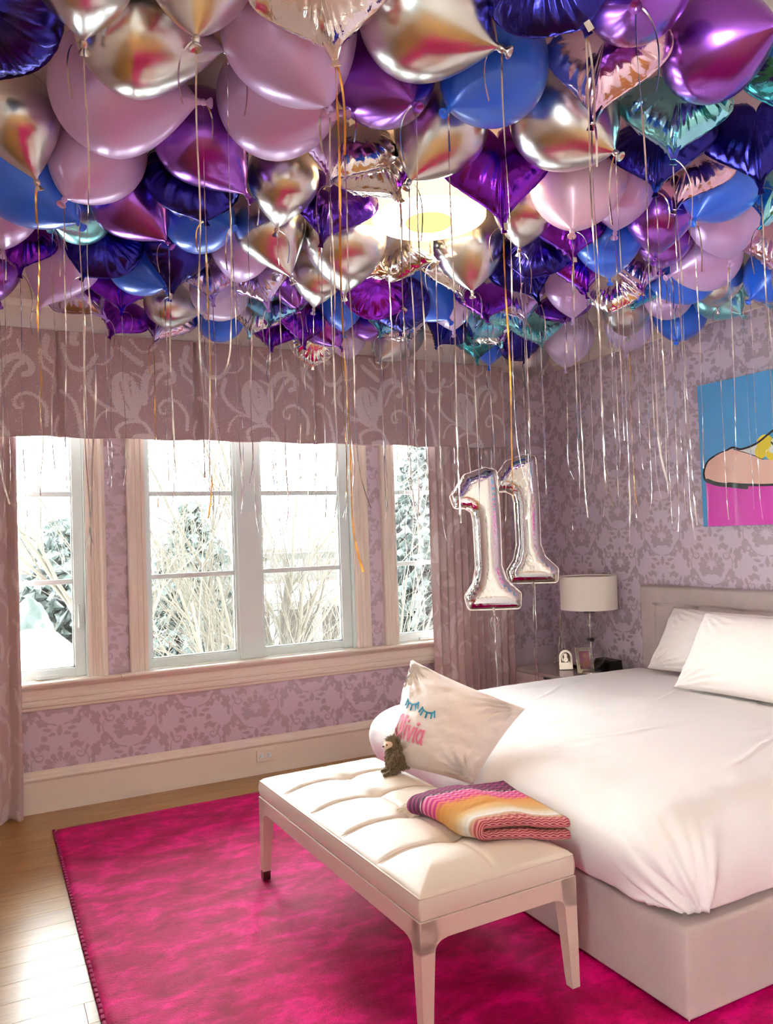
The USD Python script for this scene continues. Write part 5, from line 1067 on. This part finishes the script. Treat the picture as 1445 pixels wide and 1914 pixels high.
# ---------------------------------------------------------------- outdoors, one storey below
GZ = -3.0
def snow_ground():
    X, Y = np.meshgrid(np.linspace(-40, 60, 90), np.linspace(6, 90, 80), indexing='ij'); Z = GZ + .5 * smooth_noise(np.stack([X, Y, 0 * X], -1), .12) + .025 * np.clip(Y - 8, 0, 25)
    return np.stack([X, Y, Z], -1).reshape(-1, 3), grid_faces(90, 80)
part(None, 'snow_ground', snow_ground(), 'snow', True, kind='structure')
def twig_tree(name, label, base, stems, seed, h, mat='twig', spread=.5, lean=(0, 0), depth=4, r0_=.05, kids=4):
    q = np.random.default_rng(seed); out = {'trunk': [], 'branches': [], 'twigs': []}; base = np.array(base, float)
    def grow(p, d, L, r, lvl):
        n = 6 if lvl == 0 else 4; pts = [p]; dd = d.copy()
        for k in range(n): dd = dd + q.normal(0, .10 if lvl else .05, 3) + np.array([0, 0, .05]); dd /= np.linalg.norm(dd); pts.append(pts[-1] + dd * L / n)
        out['trunk' if lvl == 0 else 'branches' if lvl == 1 else 'twigs'].append(tube(pts, np.linspace(r, r * .45, n + 1), 7 if lvl == 0 else 5 if lvl == 1 else 3))
        if lvl >= depth: return
        for k in range(kids if lvl else kids + 3):
            t = q.uniform(.25, 1.0); i = min(int(t * n), n - 1); pp = pts[i] + (pts[i + 1] - pts[i]) * (t * n - i); a = q.normal(0, 1, 3); a -= a @ dd * dd; a /= np.linalg.norm(a)
            nd = dd * .8 + a * q.uniform(.35, .75) + np.array([0, 0, .15]); grow(pp, nd / np.linalg.norm(nd), L * q.uniform(.42, .68), r * .5 * (1 - .4 * t), lvl + 1)
    for k in range(stems):
        a = k * 2.4 + q.uniform(0, .5); d = np.array([math.cos(a) * spread + lean[0], math.sin(a) * spread + lean[1], 1.0]); grow(base + np.array([math.cos(a), math.sin(a), 0]) * .08 * stems, d / np.linalg.norm(d), h * q.uniform(.8, 1.1), r0_, 0)
    t = thing(name, label, 'tree' if r0_ > .03 else 'shrub', tuple(base))
    for k, ms in out.items():
        if ms: part(t, k, cat(*ms), 'bark' if k == 'trunk' else mat, True, None, 'stuff' if k == 'twigs' else None)
def spruce(label, base, h, rad, seed, rows=26, name='spruce_tree'):
    q = np.random.default_rng(seed); base = np.array(base, float); V, F, n = [], [], 0
    for i in range(rows):
        t = i / rows; z = h * (.04 + .95 * t); L0 = rad * (1 - t) ** .85 + .12; nb = int(9 + 9 * (1 - t))
        for k in range(nb):
            a = 2 * math.pi * (k + q.uniform(-.4, .4)) / nb + i * 1.1; L = L0 * q.uniform(.75, 1.12); d = np.array([math.cos(a), math.sin(a), 0]); s = np.array([-d[1], d[0], 0])
            for j in range(15):                     # drooping side sprays along the bough
                u = (j + .6) / 15; c = base + np.array([0, 0, z + .1 * L - L * .35 * u ** 1.6]) + d * L * u; w = .135 * L0 ** .5 * (1.15 - u) * q.uniform(.6, 1.4) + .03; ln = .10 * L0 ** .4 + .04
                tw_ = q.normal(0, .08, 3)
                V += [c - d * ln * .5, c + s * w + d * ln * .35 + [0, 0, -w * .45] + tw_, c + d * ln + [0, 0, -.05], c - s * w + d * ln * .35 + [0, 0, -w * .45] - tw_, c + [0, 0, .07 + .04 * q.random()], c + d * ln * .3 + [0, 0, -.12]]
                for x, y_, zz in ((0, 1, 4), (1, 2, 4), (2, 3, 4), (3, 0, 4), (1, 0, 5), (2, 1, 5), (3, 2, 5), (0, 3, 5)): F.append((n + x, n + y_, n + zz))
                n += 6
    t = thing(name, label, 'tree', tuple(base)); part(t, 'boughs', (np.array(V), np.array(F)), 'spruce', False, None, 'stuff')
    part(t, 'trunk', tube([base, base + [0, 0, h * .5], base + [0, 0, h * .97]], [.16, .09, .02], 8), 'bark')
def ground_at(x, y): return (x, y, GZ - .2)
spruce('snowy spruce seen through the left window', ground_at(1.25, 14.0), 5.3, 2.2, 2)
spruce('tall snowy spruce seen through the right window', ground_at(10.3, 17.5), 7.9, 2.5, 3, 30)
spruce('snowy spruce behind the bare tree in the middle window', ground_at(5.0, 21.0), 6.0, 2.4, 4, 22)
twig_tree('bare_tree', 'bare pale many-stemmed tree in the middle window, left pane', ground_at(2.45, 10.2), 5, 7, 4.6, spread=.22, depth=3, r0_=.085, kids=5)
twig_tree('bare_tree', 'bare slender tree at the edge of the mullion in the middle window', ground_at(3.3, 10.6), 3, 17, 4.2, spread=.16, depth=3, r0_=.08, kids=5)
twig_tree('bare_shrub', 'leaning bare shrub in front of the house in the middle window, right pane', ground_at(4.0, 10.0), 9, 9, 4.6, spread=.30, lean=(.35, .05), depth=2, r0_=.026, kids=4)
def mound(label, c, r, seed, mat='snow', name='snow_mound', cat_='snow'):
    m = trimesh.creation.icosphere(4, 1.0); v = np.array(m.vertices); v *= (1 + .35 * (meshkit.fbm(v * 2.2 + seed, 4, seed) - .5))[:, None]; m.vertices = v * r + np.array(c); part(None, name, m, mat, True, label, cat=cat_)
mound('rounded snow-covered bush, white, low in the left window', (.55, 11.2, -.75), np.array([1.0, .9, 1.15]), 3, name='snow_mound')
mound('dark clipped bush dusted with snow above the white mound, left window', (.62, 12.7, -1.3), np.array([.55, .5, 2.0]), 5, 'spruce', 'round_bush', 'bush')
# the neighbour's house, seen through the right pane of the middle window
HX0, HX1, HY = 8.6, 15.5, 28.0
ho = thing('house', 'white clapboard house with brown fascia and porch beyond the bare shrub', 'house', ((HX0 + HX1) / 2, HY, GZ))
zr, zf = 1.05, -.02
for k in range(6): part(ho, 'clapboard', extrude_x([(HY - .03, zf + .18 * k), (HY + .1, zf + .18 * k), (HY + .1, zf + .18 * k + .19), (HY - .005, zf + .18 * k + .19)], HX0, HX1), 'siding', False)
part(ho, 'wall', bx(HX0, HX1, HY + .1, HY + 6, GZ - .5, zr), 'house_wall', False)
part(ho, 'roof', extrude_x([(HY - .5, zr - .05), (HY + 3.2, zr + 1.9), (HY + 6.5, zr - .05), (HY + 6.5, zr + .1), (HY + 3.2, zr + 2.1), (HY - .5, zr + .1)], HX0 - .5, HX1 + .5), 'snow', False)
part(ho, 'gutter', bx(HX0 - .4, HX1 + .4, HY - .56, HY - .44, zr - .02, zr + .12), 'fascia', False)
for xw in (9.2, 10.5, 11.85, 13.4):
    wn = part(ho, 'window', bx(xw - .32, xw + .32, HY - .09, HY + .02, zf + .22, zr - .28), 'siding', False)
    part(wn, 'pane', bx(xw - .26, xw + .26, HY - .11, HY - .08, zf + .26, zr - .32), 'far_pane', False)
part(ho, 'porch_roof', extrude_x([(HY - 2.6, zf - .62), (HY, zf - .22), (HY, zf - .08), (HY - 2.6, zf - .44)], HX0 - .3, HX1 + .3), 'snow', False)
part(ho, 'porch_fascia', bx(HX0 - .3, HX1 + .3, HY - .2, HY - .06, zf - .24, zf - .0), 'fascia', False)
part(ho, 'porch_beam', bx(HX0 - .2, HX1 + .2, HY - 2.6, HY - 2.4, zf - .86, zf - .60), 'house_wall', False)
part(ho, 'porch_back', bx(HX0, HX1, HY + .02, HY + .09, GZ, zf), 'porch_dark', False)
for xp in (8.8, 10.35, 12.0, 13.8): part(ho, 'porch_post', bx(xp - .13, xp + .13, HY - 2.6, HY - 2.34, GZ - .3, zf - .84), 'siding', False)
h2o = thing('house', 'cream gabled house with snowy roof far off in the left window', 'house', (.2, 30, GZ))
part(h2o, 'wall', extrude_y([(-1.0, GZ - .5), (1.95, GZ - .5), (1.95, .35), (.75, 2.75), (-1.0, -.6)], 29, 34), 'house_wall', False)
part(h2o, 'roof', cat(extrude_y([(.75, 2.80), (2.15, -.0), (2.27, .08), (.75, 3.1)], 28.6, 34), extrude_y([(.75, 2.80), (-1.2, -1.0), (-1.3, -.9), (.75, 3.1)], 28.6, 34)), 'snow', False)
wn = part(h2o, 'window', bx(1.15, 1.5, 28.93, 29.02, .2, .7), 'siding', False); part(wn, 'pane', bx(1.19, 1.46, 28.91, 28.94, .25, .65), 'far_pane', False)
part(None, 'hills', (lambda X, Y: (np.stack([X, Y, GZ + 1.5 + 4.6 * np.clip((Y - 60) / 25, 0, 1) * (.55 + .5 * np.sin(X * .05 + 4.2) + .3 * smooth_noise(np.stack([X, Y, 0 * X], -1), .08))], -1).reshape(-1, 3), grid_faces(80, 30)))(*np.meshgrid(np.linspace(-60, 90, 80), np.linspace(60, 95, 30), indexing='ij')), 'far_hill', True, kind='structure')
